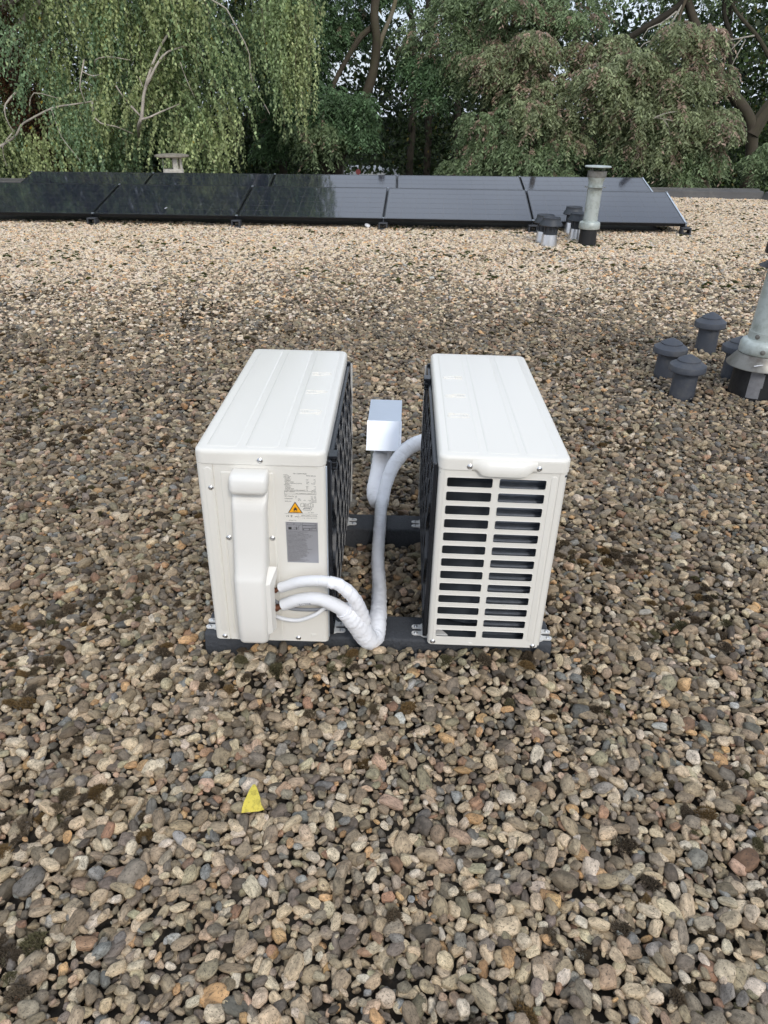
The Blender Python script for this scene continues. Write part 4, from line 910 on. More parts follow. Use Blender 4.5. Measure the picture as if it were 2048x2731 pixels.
order = np.argsort(cj * 100000 + ci, kind='stable'); keyv = (cj * 100000 + ci)[order]
st_ = np.flatnonzero(np.r_[True, keyv[1:] != keyv[:-1]]); en_ = np.r_[st_[1:], len(keyv)]
for s0, e0 in zip(st_, en_):
    ii = order[s0:e0]; a, b = ci[ii[0]], cj[ii[0]]
    for da in (-1, 0, 1):
        for db in (-1, 0, 1):
            for q in gidx.get((a + da, b + db), ()):
                near[ii] |= (bx_[ii] - cx_[q]) ** 2 + (by_[ii] - cy_[q]) ** 2 < (csz[q] * 0.33) ** 2
hole = rng.random(bx_.size) < 0.03
bx_, by_, bsz = bx_[~near & ~hole], by_[~near & ~hole], bsz[~near & ~hole]
ax_, ay_ = jgrid(0.0195, -0.05, 3.2); k = keep(ax_, ay_, 0.010); ax_, ay_ = ax_[k], ay_[k]; asz = rng.uniform(0.010, 0.021, ax_.size)
px_ = np.concatenate([cx_, bx_, ax_]); py_ = np.concatenate([cy_, by_, ay_]); psz = np.concatenate([csz, bsz, asz])
nC, nB, nA = cx_.size, bx_.size, ax_.size; NPEB = px_.size
pz_ = np.concatenate([rng.uniform(-0.011, -0.002, nC), -0.011 + rng.uniform(-0.008, 0.008, nB), np.full(nA, -0.020)]) + relief(px_, py_)
ptype = rng.integers(0, NP, NPEB)
prot = np.stack([rng.normal(0, 0.30, NPEB), rng.normal(0, 0.30, NPEB), rng.uniform(0, 2 * math.pi, NPEB)], 1)
stand = rng.random(NPEB) < 0.06; prot[stand, 0] = rng.uniform(-1.3, 1.3, stand.sum())
# stone colours: a river-gravel mix; darker, browner stones in the middle of the roof, paler ones towards its far edge
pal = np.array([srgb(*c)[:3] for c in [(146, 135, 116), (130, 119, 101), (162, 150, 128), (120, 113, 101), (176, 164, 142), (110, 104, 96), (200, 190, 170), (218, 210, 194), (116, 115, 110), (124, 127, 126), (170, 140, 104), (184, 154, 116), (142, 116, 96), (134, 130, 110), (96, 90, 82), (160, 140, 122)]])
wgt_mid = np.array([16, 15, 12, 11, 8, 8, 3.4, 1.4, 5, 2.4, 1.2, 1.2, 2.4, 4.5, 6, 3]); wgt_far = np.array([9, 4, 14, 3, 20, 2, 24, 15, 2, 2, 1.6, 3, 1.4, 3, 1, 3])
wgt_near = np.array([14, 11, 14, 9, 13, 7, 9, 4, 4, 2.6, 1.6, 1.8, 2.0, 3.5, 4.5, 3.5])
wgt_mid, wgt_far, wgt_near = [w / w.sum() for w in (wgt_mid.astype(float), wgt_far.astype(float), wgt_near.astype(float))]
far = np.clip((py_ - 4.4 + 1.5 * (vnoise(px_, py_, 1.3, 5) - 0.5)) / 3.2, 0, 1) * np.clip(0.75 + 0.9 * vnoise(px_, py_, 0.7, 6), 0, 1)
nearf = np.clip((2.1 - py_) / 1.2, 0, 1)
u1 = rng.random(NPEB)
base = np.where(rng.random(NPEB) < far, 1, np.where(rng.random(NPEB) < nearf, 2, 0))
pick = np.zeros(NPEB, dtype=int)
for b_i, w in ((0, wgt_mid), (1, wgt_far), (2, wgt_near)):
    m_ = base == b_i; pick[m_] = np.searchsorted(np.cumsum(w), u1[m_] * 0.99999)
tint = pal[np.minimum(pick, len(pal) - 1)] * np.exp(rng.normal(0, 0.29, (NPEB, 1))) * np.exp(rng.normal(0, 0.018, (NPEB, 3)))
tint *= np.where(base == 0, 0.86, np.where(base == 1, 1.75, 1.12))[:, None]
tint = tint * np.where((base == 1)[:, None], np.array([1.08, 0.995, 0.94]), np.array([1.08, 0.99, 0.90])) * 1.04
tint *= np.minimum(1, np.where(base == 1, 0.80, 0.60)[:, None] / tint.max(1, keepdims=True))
tint = np.maximum(tint, 0.02)
pscale = np.stack([psz * rng.uniform(0.95, 1.38, NPEB), psz * rng.uniform(0.85, 1.1, NPEB), psz * rng.uniform(0.85, 1.15, NPEB)], 1)

# the 300 that show largest are objects of their own
d3 = np.sqrt(px_ ** 2 + py_ ** 2 + CAM_H ** 2)
dx = px_; dz = -CAM_H; dep = py_ * cp + CAM_H * sp; uu = py_ * sp - CAM_H * cp
vis = (np.abs(dx / dep) < 0.525) & (np.abs(uu / dep) < 0.70)
app = np.where(vis & (np.arange(NPEB) < nC + nB) & (py_ < 3), psz / d3, 0)
top300 = np.argsort(-app)[:300]
for i in top300:
    o = bpy.data.objects.new('pebble', pebble_meshes[ptype[i]]); COL.objects.link(o); o.parent = roof
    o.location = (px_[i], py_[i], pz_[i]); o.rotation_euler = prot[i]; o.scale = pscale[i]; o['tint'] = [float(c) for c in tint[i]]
rest = np.ones(NPEB, dtype=bool); rest[top300] = False

def scatter(name, protos, P, ROT, SC, TI, IDX, parent=None):
    n_ = len(P); me = bpy.data.meshes.new(name); me.vertices.add(n_); me.vertices.foreach_set('co', P.astype(np.float32).ravel())
    for nm, ty, arr, key in (('rot', 'FLOAT_VECTOR', ROT, 'vector'), ('scl', 'FLOAT_VECTOR', SC, 'vector'), ('idx', 'INT', IDX, 'value')):
        at = me.attributes.new(nm, ty, 'POINT'); at.data.foreach_set(key, (arr.astype(np.int32) if ty == 'INT' else arr.astype(np.float32)).ravel())
    at = me.attributes.new('tint', 'FLOAT_COLOR', 'POINT'); at.data.foreach_set('color', np.concatenate([TI, np.ones((n_, 1))], 1).astype(np.float32).ravel())
    o = bpy.data.objects.new(name, me); COL.objects.link(o)
    if parent: o.parent = parent
    c = bpy.data.collections.new(name + '_shapes')
    for k_, m_ in enumerate(protos): c.objects.link(bpy.data.objects.new('%s_shape_%03d' % (name, k_), m_))
    g = bpy.data.node_groups.new(name, 'GeometryNodeTree')
    g.interface.new_socket('Geometry', in_out='INPUT', socket_type='NodeSocketGeometry'); g.interface.new_socket('Geometry', in_out='OUTPUT', socket_type='NodeSocketGeometry')
    N, L_ = g.nodes, g.links
    gi, go = N.new('NodeGroupInput'), N.new('NodeGroupOutput')
    ci_ = N.new('GeometryNodeCollectionInfo'); ci_.inputs['Collection'].default_value = c; ci_.inputs['Separate Children'].default_value = True; ci_.inputs['Reset Children'].default_value = True
    ip = N.new('GeometryNodeInstanceOnPoints'); ip.inputs['Pick Instance'].default_value = True
    def na(nm, ty):
        q = N.new('GeometryNodeInputNamedAttribute'); q.data_type = ty; q.inputs['Name'].default_value = nm; return q.outputs['Attribute']
    er = N.new('FunctionNodeEulerToRotation'); L_.new(na('rot', 'FLOAT_VECTOR'), er.inputs[0])
    L_.new(gi.outputs[0], ip.inputs['Points']); L_.new(ci_.outputs[0], ip.inputs['Instance']); L_.new(na('idx', 'INT'), ip.inputs['Instance Index'])
    L_.new(er.outputs[0], ip.inputs['Rotation']); L_.new(na('scl', 'FLOAT_VECTOR'), ip.inputs['Scale']); L_.new(ip.outputs[0], go.inputs[0])
    o.modifiers.new('scatter', 'NODES').node_group = g
    return tag(o, kind='stuff')
P3 = np.stack([px_, py_, pz_], 1)
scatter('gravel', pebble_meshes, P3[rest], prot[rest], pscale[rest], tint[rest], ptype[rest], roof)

# ------------------------------------------------------------------ moss between the stones
def moss_mesh(i):
    r_ = random.Random(500 + i); mb = MB()
    for k_ in range(700):
        a = r_.uniform(0, 2 * math.pi); q = math.sqrt(r_.random()); x, y = 0.5 * q * math.cos(a), 0.5 * q * math.sin(a) * 0.8
        rr = 0.8 + 0.4 * noise.noise((x * 4, y * 4, i)); x *= rr; y *= rr
        h_ = (0.07 * (1 - q * q) + 0.07) * r_.uniform(0.5, 1.2); lx, ly = r_.gauss(0, 0.05) + x * 0.15, r_.gauss(0, 0.05) + y * 0.15
        w = r_.uniform(0.012, 0.026); t = r_.uniform(0, math.pi); wx, wy = w * math.cos(t), w * math.sin(t)
        z0_ = (0.30 * (1 - q * q)) * 0.8 + 0.05 * noise.noise((x * 7, y * 7, i + 9))
        mb.add([(x - wx, y - wy, z0_ - 0.05), (x + wx, y + wy, z0_ - 0.05), (x + lx * 0.5 + wx * 0.8, y + ly * 0.5 + wy * 0.8, z0_ + h_ * 0.6), (x + lx * 0.5 - wx * 0.8, y + ly * 0.5 - wy * 0.8, z0_ + h_ * 0.6), (x + lx, y + ly, z0_ + h_ * 0.85)], [(0, 1, 2, 3), (3, 2, 4)])
    me = bpy.data.meshes.new('moss'); me.from_pydata(mb.v, [], mb.f); me.materials.append(MT['moss']); return me
moss_meshes = [moss_mesh(i) for i in range(4)]
mx_, my_ = jgrid(0.040, 0.3, 13.0, 0.5); k = keep(mx_, my_, 0.02); mx_, my_ = mx_[k], my_[k]
dens = np.clip((vnoise(mx_, my_, 0.33, 11) - 0.42) * 2.2, 0, 1) * np.clip((vnoise(mx_, my_, 0.11, 12) - 0.25) * 2, 0, 1)
dens *= np.where(my_ < 3.2, 0.75, np.where(my_ > 6, 0.28, 0.60))
fronts = (np.abs(mx_) < 0.6) & (my_ > 1.25) & (my_ < 1.5); dens = np.where(fronts, np.maximum(dens, 0.26), dens)
k = rng.random(mx_.size) < dens; mx_, my_ = mx_[k], my_[k]; nM = mx_.size
msz = rng.uniform(0.022, 0.056, nM) * np.where(my_ > 6, 1.3, 1.0)
mpal = np.array([(0.062, 0.046, 0.030), (0.072, 0.055, 0.034), (0.052, 0.040, 0.028), (0.090, 0.058, 0.026), (0.060, 0.053, 0.028), (0.070, 0.054, 0.037)])
mti = mpal[rng.integers(0, len(mpal), nM)] * rng.uniform(1.2, 2.1, (nM, 1)); mti = np.where((my_ > 6)[:, None], mti * np.array([0.9, 1.3, 0.8]), mti)
scatter('moss', moss_meshes, np.stack([mx_, my_, relief(mx_, my_) - 0.007 + rng.uniform(-0.004, 0.006, nM)], 1), np.stack([rng.normal(0, 0.2, nM), rng.normal(0, 0.2, nM), rng.uniform(0, 6.28, nM)], 1), np.stack([msz, msz, msz * rng.uniform(0.5, 0.8, nM)], 1), mti, rng.integers(0, 4, nM), roof)
print('pebbles', NPEB, 'moss', nM)

# ------------------------------------------------------------------ trees behind the roof
def unit(a): return a / np.maximum(np.linalg.norm(a, axis=1, keepdims=True), 1e-9)
def leaves(name, P, D, Ln, Wd, col, parent, cup=0.12):
    """one rhombic, slightly cupped leaf per row"""
    n_ = len(P); D = unit(D); Q = unit(np.cross(D, rng.normal(0, 1, (n_, 3)))); Nn = np.cross(Q, D)
    Ln = np.asarray(Ln).reshape(-1, 1) * np.ones((n_, 1)); Wd = np.asarray(Wd).reshape(-1, 1) * np.ones((n_, 1))
    mid = P + D * Ln * 0.42
    V = np.stack([P, mid + Q * Wd / 2 + Nn * Wd * cup, P + D * Ln, mid - Q * Wd / 2 + Nn * Wd * cup], 1).reshape(-1, 3)
    me = bpy.data.meshes.new(name); me.vertices.add(n_ * 4); me.vertices.foreach_set('co', V.astype(np.float32).ravel())
    me.loops.add(n_ * 4); me.loops.foreach_set('vertex_index', np.arange(n_ * 4, dtype=np.int32))
    me.polygons.add(n_); me.polygons.foreach_set('loop_start', np.arange(0, n_ * 4, 4, dtype=np.int32)); me.polygons.foreach_set('loop_total', np.full(n_, 4, dtype=np.int32))
    at = me.attributes.new('tint', 'FLOAT_COLOR', 'POINT'); at.data.foreach_set('color', np.repeat(np.concatenate([np.clip(col, 0.003, 0.9), np.ones((n_, 1))], 1), 4, axis=0).astype(np.float32).ravel())
    me.update(); me.validate()
    o = bpy.data.objects.new(name, me); COL.objects.link(o); me.materials.append(MT['leaf'])
    if parent: o.parent = parent
    return o
def limb(parent, pts, r0, r1, m='bark_grey', name='limb', n=9, wob=0.03):
    P = catmull(pts, 0.12); k_ = len(P)
    P = [p + Vector((noise.noise(p * 2.1), noise.noise(p * 2.1 + Vector((7, 0, 0))), 0)) * wob for p in P]
    rad = [(r0 + (r1 - r0) * i / (k_ - 1)) * (1 + 0.12 * noise.noise(P[i] * 3)) for i in range(k_)]
    return MB().tube(P, rad, n).build(name, m, parent)
def tree_root(name, x, y, label, grp=None): return tag(empty(name, (x, y, -3.3)), label, 'tree', grp)
def rel(parent, pts): o = parent.location; return [(p[0] - o.x, p[1] - o.y, p[2] - o.z) for p in pts]
def shift(P, parent): return P - np.array(parent.location)

# ---- weeping birch on the left
BI = tree_root('weeping_birch', -5.6, 16.2, 'large weeping birch with hanging leafy strands and white limbs, left side')
limb(BI, rel(BI, [(-5.6, 16.2, -3.4), (-6.1, 16.1, -1.4), (-6.6, 15.9, 0.2), (-6.8, 15.9, 0.9), (-7.1, 15.9, 1.6), (-7.3, 15.95, 2.4), (-7.2, 16.2, 4.5), (-6.9, 16.4, 8.5)]), 0.20, 0.07, 'bark_dark', 'trunk', 14)
nI = 6500; t = rng.uniform(0, 1, nI)
tp_ = np.array([(-6.55, 15.85, -0.2), (-6.6, 15.85, 0.3), (-6.82, 15.85, 0.88), (-6.96, 15.85, 1.19), (-7.1, 15.85, 1.62), (-7.25, 15.9, 2.3), (-7.3, 15.95, 3.3)])
ti = t * 5.999; i_ = ti.astype(int); ctr = tp_[i_] + (tp_[i_ + 1] - tp_[i_]) * (ti - i_)[:, None]
ang = rng.uniform(0, 2 * math.pi, nI); rr = 0.17 + 0.20 * rng.random(nI) * (0.5 + vnoise(t * 9, ang, 0.8, 31)) * np.where(ctr[:, 2] < 0.8, 0.35, 1)
Pn = ctr + np.stack([np.cos(ang) * rr, np.sin(ang) * rr, rng.normal(0, 0.05, nI)], 1)
cI = np.array([(0.115, 0.052, 0.026), (0.085, 0.040, 0.022), (0.15, 0.075, 0.035), (0.06, 0.032, 0.02)])[rng.integers(0, 4, nI)] * rng.uniform(0.7, 1.3, (nI, 1))
leaves('dead_ivy', shift(Pn, BI), rng.normal(0, 1, (nI, 3)) + np.array([0, 0, -0.9]), rng.uniform(0.035, 0.07, nI), rng.uniform(0.03, 0.05, nI), cI, BI)
for pts, r0 in (([(-7.6, 14.9, 0.50), (-7.22, 14.9, 0.68), (-6.94, 14.85, 0.83), (-6.80, 14.8, 0.98), (-6.62, 14.8, 1.08), (-6.18, 14.8, 1.26), (-5.87, 14.9, 1.32), (-5.4, 15.2, 1.4)], 0.034),
                 ([(-4.80, 15.3, 0.80), (-4.57, 14.7, 1.01), (-4.46, 14.6, 1.16), (-4.40, 14.6, 1.44), (-4.32, 14.6, 1.64), (-4.11, 14.7, 2.08), (-3.95, 15.2, 2.5)], 0.052),
                 ([(-4.32, 14.6, 1.62), (-4.06, 14.6, 1.97), (-3.91, 14.8, 2.15), (-3.6, 15.3, 2.3)], 0.032), ([(-4.65, 14.6, 1.31), (-4.52, 14.6, 1.18), (-4.44, 14.6, 1.12)], 0.028),
                 ([(-4.46, 14.6, 1.10), (-4.30, 14.55, 1.14), (-4.15, 14.7, 1.22), (-3.9, 15.1, 1.35)], 0.026), ([(-4.39, 14.6, 1.62), (-4.41, 14.55, 1.75)], 0.018),
                 ([(-5.45, 14.8, 2.02), (-5.49, 14.7, 1.83), (-5.56, 14.7, 1.60), (-5.54, 14.8, 1.35)], 0.020), ([(-5.48, 14.7, 1.84), (-5.3, 14.7, 1.77), (-5.12, 14.8, 1.83)], 0.014),
                 ([(-5.40, 14.8, 1.38), (-5.37, 14.65, 1.18), (-5.26, 14.65, 1.03), (-5.04, 14.7, 0.98), (-4.8, 15.0, 0.85)], 0.026), ([(-3.5, 15.3, 3.3), (-3.03, 14.7, 2.90), (-2.76, 14.6, 2.77), (-2.58, 14.6, 2.44), (-2.43, 14.6, 2.12), (-2.45, 14.7, 1.74), (-2.2, 14.9, 1.2)], 0.020),
                 ([(-5.3, 14.9, 1.95), (-5.21, 14.7, 2.01), (-4.95, 14.6, 2.06), (-4.6, 14.8, 2.02)], 0.018), ([(-6.78, 14.8, 1.51), (-6.93, 14.6, 1.32), (-6.97, 14.6, 1.12), (-6.92, 14.7, 0.88)], 0.026),
                 ([(-6.95, 14.7, 0.85), (-7.15, 14.6, 0.62), (-7.2, 14.7, 0.30)], 0.016), ([(-6.15, 14.7, 1.27), (-6.0, 14.6, 0.8), (-5.75, 14.6, 0.4)], 0.012), ([(-6.55, 14.75, 1.30), (-6.4, 14.7, 1.5), (-6.0, 14.8, 1.42)], 0.014),
                 ([(-4.9, 14.7, 1.62), (-4.8, 14.65, 1.48), (-4.74, 14.8, 1.35)], 0.022), ([(-3.7, 14.8, 2.0), (-3.62, 14.7, 1.7), (-3.55, 14.8, 1.45)], 0.010)):
    limb(BI, [(p[0], p[1] + 0.22, p[2]) for p in rel(BI, pts)], r0 * 0.72, r0 * 0.34, 'bark_birch', 'white_limb', 8, 0.03)
for k_ in range(9):                                         # main limbs inside the crown
    zz = rnd.uniform(1.5, 6); x1_ = rnd.uniform(-9.5, -2.2); limb(BI, rel(BI, [(-7.2, 16.1, zz), ((-7.2 + x1_) / 2, 16.2, zz + 0.9), (x1_, 16.0 + rnd.uniform(-0.6, 0.8), zz + 0.5), (x1_ + 0.3, 15.9, zz - 0.5)]), 0.06, 0.015, 'bark_birch', 'inner_limb', 7)

def strands(C, nper, sx, sy, sz, l0, l1, gap, lsz, colf, drift=0.18, zmin=-1.2):
    n_ = len(C) * nper; root = np.repeat(C, nper, axis=0) + rng.normal(0, 1, (n_, 3)) * np.array([sx, sy, sz])
    Ls = rng.uniform(l0, l1, n_) * (0.7 + 0.6 * rng.random(n_)); cnt = (Ls / gap).astype(int) + 1
    sid = np.repeat(np.arange(n_), cnt); first = np.r_[0, np.cumsum(cnt)[:-1]]; tt = (np.arange(cnt.sum()) - first[sid]) / cnt[sid]
    dv = np.repeat(rng.normal(0, 1, (len(C), 2)) * drift, nper, axis=0) + rng.normal(0, 0.06, (n_, 2))
    ph = rng.uniform(0, 6.28, n_)
    P = root[sid].copy(); P[:, 0] += dv[sid, 0] * np.sqrt(tt) + 0.03 * np.sin(5 * tt + ph[sid]); P[:, 1] += dv[sid, 1] * np.sqrt(tt); P[:, 2] -= Ls[sid] * (tt - 0.12 * np.sin(math.pi * tt))
    P += rng.normal(0, 0.012, P.shape)
    D = np.stack([rng.normal(0, 0.55, len(P)), rng.normal(0, 0.55, len(P)), -np.abs(rng.normal(1.0, 0.35, len(P)))], 1)
    ok = P[:, 2] > zmin; P, D, sid, tt = P[ok], D[ok], sid[ok], tt[ok]
    s_ = rng.uniform(0.75, 1.2, len(P)) * lsz
    return P, D, s_, s_ * rng.uniform(0.5, 0.72, len(P)), colf(sid // nper, sid, len(P)), root, Ls, dv
def birch_col(clu, sid, n_):
    nc = clu.max() + 1; ns = sid.max() + 1
    cb = np.array([(0.32, 0.41, 0.20), (0.38, 0.46, 0.22), (0.25, 0.36, 0.20), (0.43, 0.49, 0.23)])[rng.integers(0, 4, nc)][clu]
    c = cb * np.exp(rng.normal(0, 0.18, (ns, 1)))[sid] * np.exp(rng.normal(0, 0.25, (n_, 1)))
    u_ = rng.random(n_); c = np.where((u_ < 0.10)[:, None], np.array([0.50, 0.60, 0.30]) * rng.uniform(0.8, 1.2, (n_, 1)), c)
    return np.where((u_ > 0.9975)[:, None], np.array([0.42, 0.30, 0.04]), c)
C1 = []
while len(C1) < 125:
    x, y, z = rng.uniform(-9.6, -2.5), rng.uniform(14.9, 17.2), rng.uniform(0.5, 3.7)
    if -3.1 < x and z > 1.0 and rng.random() < 0.75: continue
    if -7.7 < x < -6.3 and y < 16.0 and rng.random() < 0.75: continue
    C1.append((x, y, z))
C1 = np.array(C1)
C2 = np.stack([rng.uniform(-2.05, -1.45, 15), rng.uniform(14.8, 15.4, 15), rng.uniform(1.9, 4.2, 15)], 1)     # the curtain hanging on its right
C3 = np.stack([rng.uniform(-10.5, -1.9, 270), rng.uniform(14.7, 17.6, 270), rng.uniform(3.9, 8.2, 270)], 1)
parts = [strands(C1, 30, 0.27, 0.20, 0.20, 0.45, 1.25, 0.026, 0.066, birch_col, 0.30), strands(C2, 26, 0.13, 0.12, 0.20, 0.6, 1.5, 0.026, 0.062, birch_col, 0.06, 0.75), strands(C3, 16, 0.45, 0.4, 0.30, 0.6, 1.6, 0.055, 0.125, birch_col, 0.18, 3.4)]
lf = [np.concatenate([p[k_] for p in parts]) for k_ in range(5)]
leaves('crown', shift(lf[0], BI), lf[1], lf[2], lf[3], lf[4], BI)
tw = MB()
for p in parts[:2]:
    root, Ls, dv = p[5], p[6], p[7]
    for i in rng.choice(len(root), len(root) // 7, replace=False):
        a = root[i]; pts = [Vector((a[0] + dv[i, 0] * math.sqrt(q), a[1] + dv[i, 1] * math.sqrt(q), a[2] - Ls[i] * q)) - BI.location for q in (0, 0.25, 0.5, 0.75, 1.0)]
        tw.tube(pts, [0.006, 0.005, 0.004, 0.003, 0.002], 3, False)
tw.build('twigs', 'twig', BI, fix=False)

# ---- feathery trees in the middle and on the right
def sprays(C, Rad, nsp, tints, pink, nl=15, L0=0.30, lw=(0.085, 0.030), droop=0.30):
    outP, outD, outL, outC = [], [], [], []
    for (c, r_, ns_, ti_, pk) in zip(C, Rad, nsp, tints, pink):
        d = unit(rng.normal(0, 1, (ns_, 3)) + np.array([0, -0.25, 0.15])); q = rng.uniform(0.35, 1.0, (ns_, 1)) ** 0.55
        lump = 1 + 0.28 * (vnoise(d[:, 0] * 4 + 20, d[:, 2] * 4 + 20 + d[:, 1] * 3, 1.0, int(abs(c[0] * 7)) % 40) - 0.5)[:, None]
        root = np.array(c) + d * q * lump * np.array(r_)
        o_ = unit(np.stack([d[:, 0] + rng.normal(0, 0.6, ns_), d[:, 1] + rng.normal(0, 0.6, ns_), np.zeros(ns_)], 1)); Ls = L0 * rng.uniform(0.7, 1.3, (ns_, 1))
        t_ = (np.arange(nl) / (nl - 1))[None, :, None]
        P = root[:, None] + o_[:, None] * (Ls[:, None] * 0.85 * t_) + np.array([0, 0, 1.0]) * (0.10 * t_ - droop * t_ * t_) * (Ls / L0)[:, None]
        side = np.cross(o_, np.array([0, 0, 1.0]))[:, None] * np.where(np.arange(nl) % 2 == 0, 1, -1)[None, :, None]
        D = side * 0.8 + o_[:, None] * 0.45 + np.array([0, 0, -0.75]) + rng.normal(0, 0.28, P.shape)
        isp = (rng.random(ns_) < 0.42 * pk * (0.4 + 1.4 * vnoise(root[:, 0] * 1.0 + 30, root[:, 2] + 30, 0.5, 44)))
        col = np.where(isp[:, None], np.array([0.39, 0.285, 0.215]), np.array(ti_)) * np.exp(rng.normal(0, 0.22, (ns_, 1)))
        col = col[:, None] * np.exp(rng.normal(0, 0.18, (ns_, nl, 1)))
        outP.append(P.reshape(-1, 3)); outD.append(D.reshape(-1, 3)); outC.append(np.broadcast_to(col, P.shape).reshape(-1, 3))
    P, D, Cc = np.concatenate(outP), np.concatenate(outD), np.concatenate(outC); s_ = rng.uniform(0.75, 1.25, len(P))
    return P, D, lw[0] * s_, lw[1] * s_ * rng.uniform(0.8, 1.2, len(P)), Cc
def feathery(root, blobs, dens=1.0, **kw):
    extra = []
    for b in blobs:
        for _ in range(4):
            a = rnd.uniform(0, 2 * math.pi); f_ = rnd.uniform(0.26, 0.46)
            extra.append(((b[0][0] + b[1] * 0.9 * math.cos(a), b[0][1] + rnd.uniform(-0.5, 0.3) * b[1], b[0][2] + b[2] * 0.9 * math.sin(a)), b[1] * f_, b[2] * f_, b[3], b[4] * rnd.uniform(0.3, 1.8)))
    blobs = [(b[0], b[1] * 0.84, b[2] * 0.84, b[3], b[4]) for b in blobs] + extra
    C = [b[0] for b in blobs]; Rd = [(b[1], b[1] * 0.75, b[2]) for b in blobs]
    ns_ = [int(440 * dens * (b[1] * b[2]) ** 0.9) + 60 for b in blobs]
    P, D, Ln, Wd, Cc = sprays(C, Rd, ns_, [b[3] for b in blobs], [b[4] for b in blobs], **kw)
    leaves('crown', shift(P, root), D, Ln, Wd, Cc, root)
G1, G2, G3 = (0.125, 0.205, 0.098), (0.23, 0.30, 0.155), (0.30, 0.34, 0.185)

CT = tree_root('feathery_tree', -0.95, 17.5, 'dark feathery tree with three leaning grey stems, behind the middle panels')
limb(CT, rel(CT, [(-1.25, 17.5, -3.4), (-1.2, 17.5, -1.2), (-1.12, 17.5, 0.11), (-0.72, 17.5, 0.97), (-0.34, 17.5, 1.91), (-0.24, 17.5, 2.55), (-0.26, 17.5, 2.95), (-0.15, 17.6, 4.2)]), 0.145, 0.075, 'bark_grey', 'trunk', 12, 0.05)
for pts, a, b, m in (([(-1.25, 17.5, -1.5), (-1.3, 17.5, -0.2), (-1.36, 17.5, 0.09), (-1.44, 17.45, 0.47), (-1.62, 17.5, 1.2)], 0.15, 0.07, 'bark_grey'), ([(-1.12, 17.7, -0.6), (-1.10, 17.7, 0.15), (-1.09, 17.7, 0.84), (-1.2, 17.8, 1.6)], 0.14, 0.06, 'bark_pale'),
                     ([(-0.34, 17.6, 2.75), (-0.55, 17.55, 2.62), (-0.77, 17.5, 2.30), (-1.04, 17.5, 1.93), (-1.2, 17.4, 1.6)], 0.06, 0.04, 'bark_grey'), ([(-0.24, 17.5, 2.3), (-0.10, 17.5, 2.62), (0.01, 17.5, 2.87), (0.13, 17.5, 3.21), (0.3, 17.5, 4.0)], 0.05, 0.035, 'bark_pale'), ([(-1.55, 16.9, 1.5), (-1.6, 16.7, 1.2), (-1.68, 16.6, 0.9)], 0.012, 0.005, 'twig'), ([(-1.3, 16.9, 1.4), (-1.32, 16.7, 1.1), (-1.25, 16.6, 0.85)], 0.012, 0.005, 'twig')):
    limb(CT, rel(CT, pts), a, b, m, 'stem', 9, 0.03)
feathery(CT, [((-1.75, 18.2, 2.5), 1.0, 0.75, G1, 0.05), ((-1.35, 17.0, 1.35), 0.75, 0.55, G1, 0.03), ((-1.50, 16.8, 0.62), 0.48, 0.42, G2, 0.05), ((-0.72, 17.0, 1.15), 0.48, 0.42, G1, 0.02), ((-1.1, 18.6, 3.2), 0.9, 0.6, G1, 0.03), ((-2.2, 17.6, 1.0), 0.6, 0.7, G1, 0.02), ((-2.4, 18.4, 2.0), 0.8, 0.9, G1, 0.02), ((-0.6, 18.6, 3.7), 1.1, 0.45, G1, 0.03)], 0.9)

RT = tree_root('feathery_tree', 3.1, 17.2, 'broad feathery tree with reddish tinged drooping foliage right of centre')
limb(RT, rel(RT, [(3.0, 17.2, -3.4), (3.05, 17.1, -1), (3.13, 17.0, 0.57), (3.19, 17.0, 1.06), (3.04, 17.0, 1.67), (3.23, 17.1, 2.06), (3.36, 17.2, 2.82), (3.4, 17.3, 4.2)]), 0.17, 0.06, 'bark_pale', 'trunk', 12, 0.05)
for pts, a, b, m in (([(3.1, 17.0, 1.2), (2.3, 17.0, 1.9), (1.4, 17.2, 2.6)], 0.06, 0.02, 'bark_grey'), ([(3.1, 17.0, 0.4), (2.4, 16.6, 0.5), (1.7, 16.2, 0.45)], 0.05, 0.02, 'bark_grey'), ([(3.2, 17, 1.0), (4.1, 16.6, 1.3), (4.9, 16.3, 1.6)], 0.06, 0.02, 'bark_grey'), ([(2.55, 17.3, 1.7), (2.75, 17.2, 2.05), (3.0, 17.1, 2.4), (2.95, 17.1, 2.9)], 0.05, 0.02, 'bark_dark')):
    limb(RT, rel(RT, pts), a, b, m, 'limb', 8)
feathery(RT, [((1.11, 17.5, 2.62), 1.08, 0.62, G2, 0.20), ((1.93, 17.0, 2.02), 0.92, 0.72, G2, 0.20), ((0.92, 17.2, 1.85), 0.52, 0.40, G1, 0.10), ((2.60, 17.4, 2.95), 0.95, 0.55, G2, 0.28), ((2.75, 16.4, 1.72), 1.00, 0.75, G3, 0.40), ((3.70, 16.0, 1.42), 1.05, 0.72, G3, 0.36), ((2.50, 16.0, 0.98), 0.85, 0.50, G2, 0.30), ((1.95, 15.9, 0.42), 0.62, 0.42, G2, 0.12), ((2.88, 15.7, 0.36), 0.82, 0.40, G2, 0.16), ((3.4, 17.2, 3.2), 1.2, 0.4, G2, 0.2), ((4.1, 16.4, 2.2), 0.5, 0.35, G3, 0.3)], 1.15)

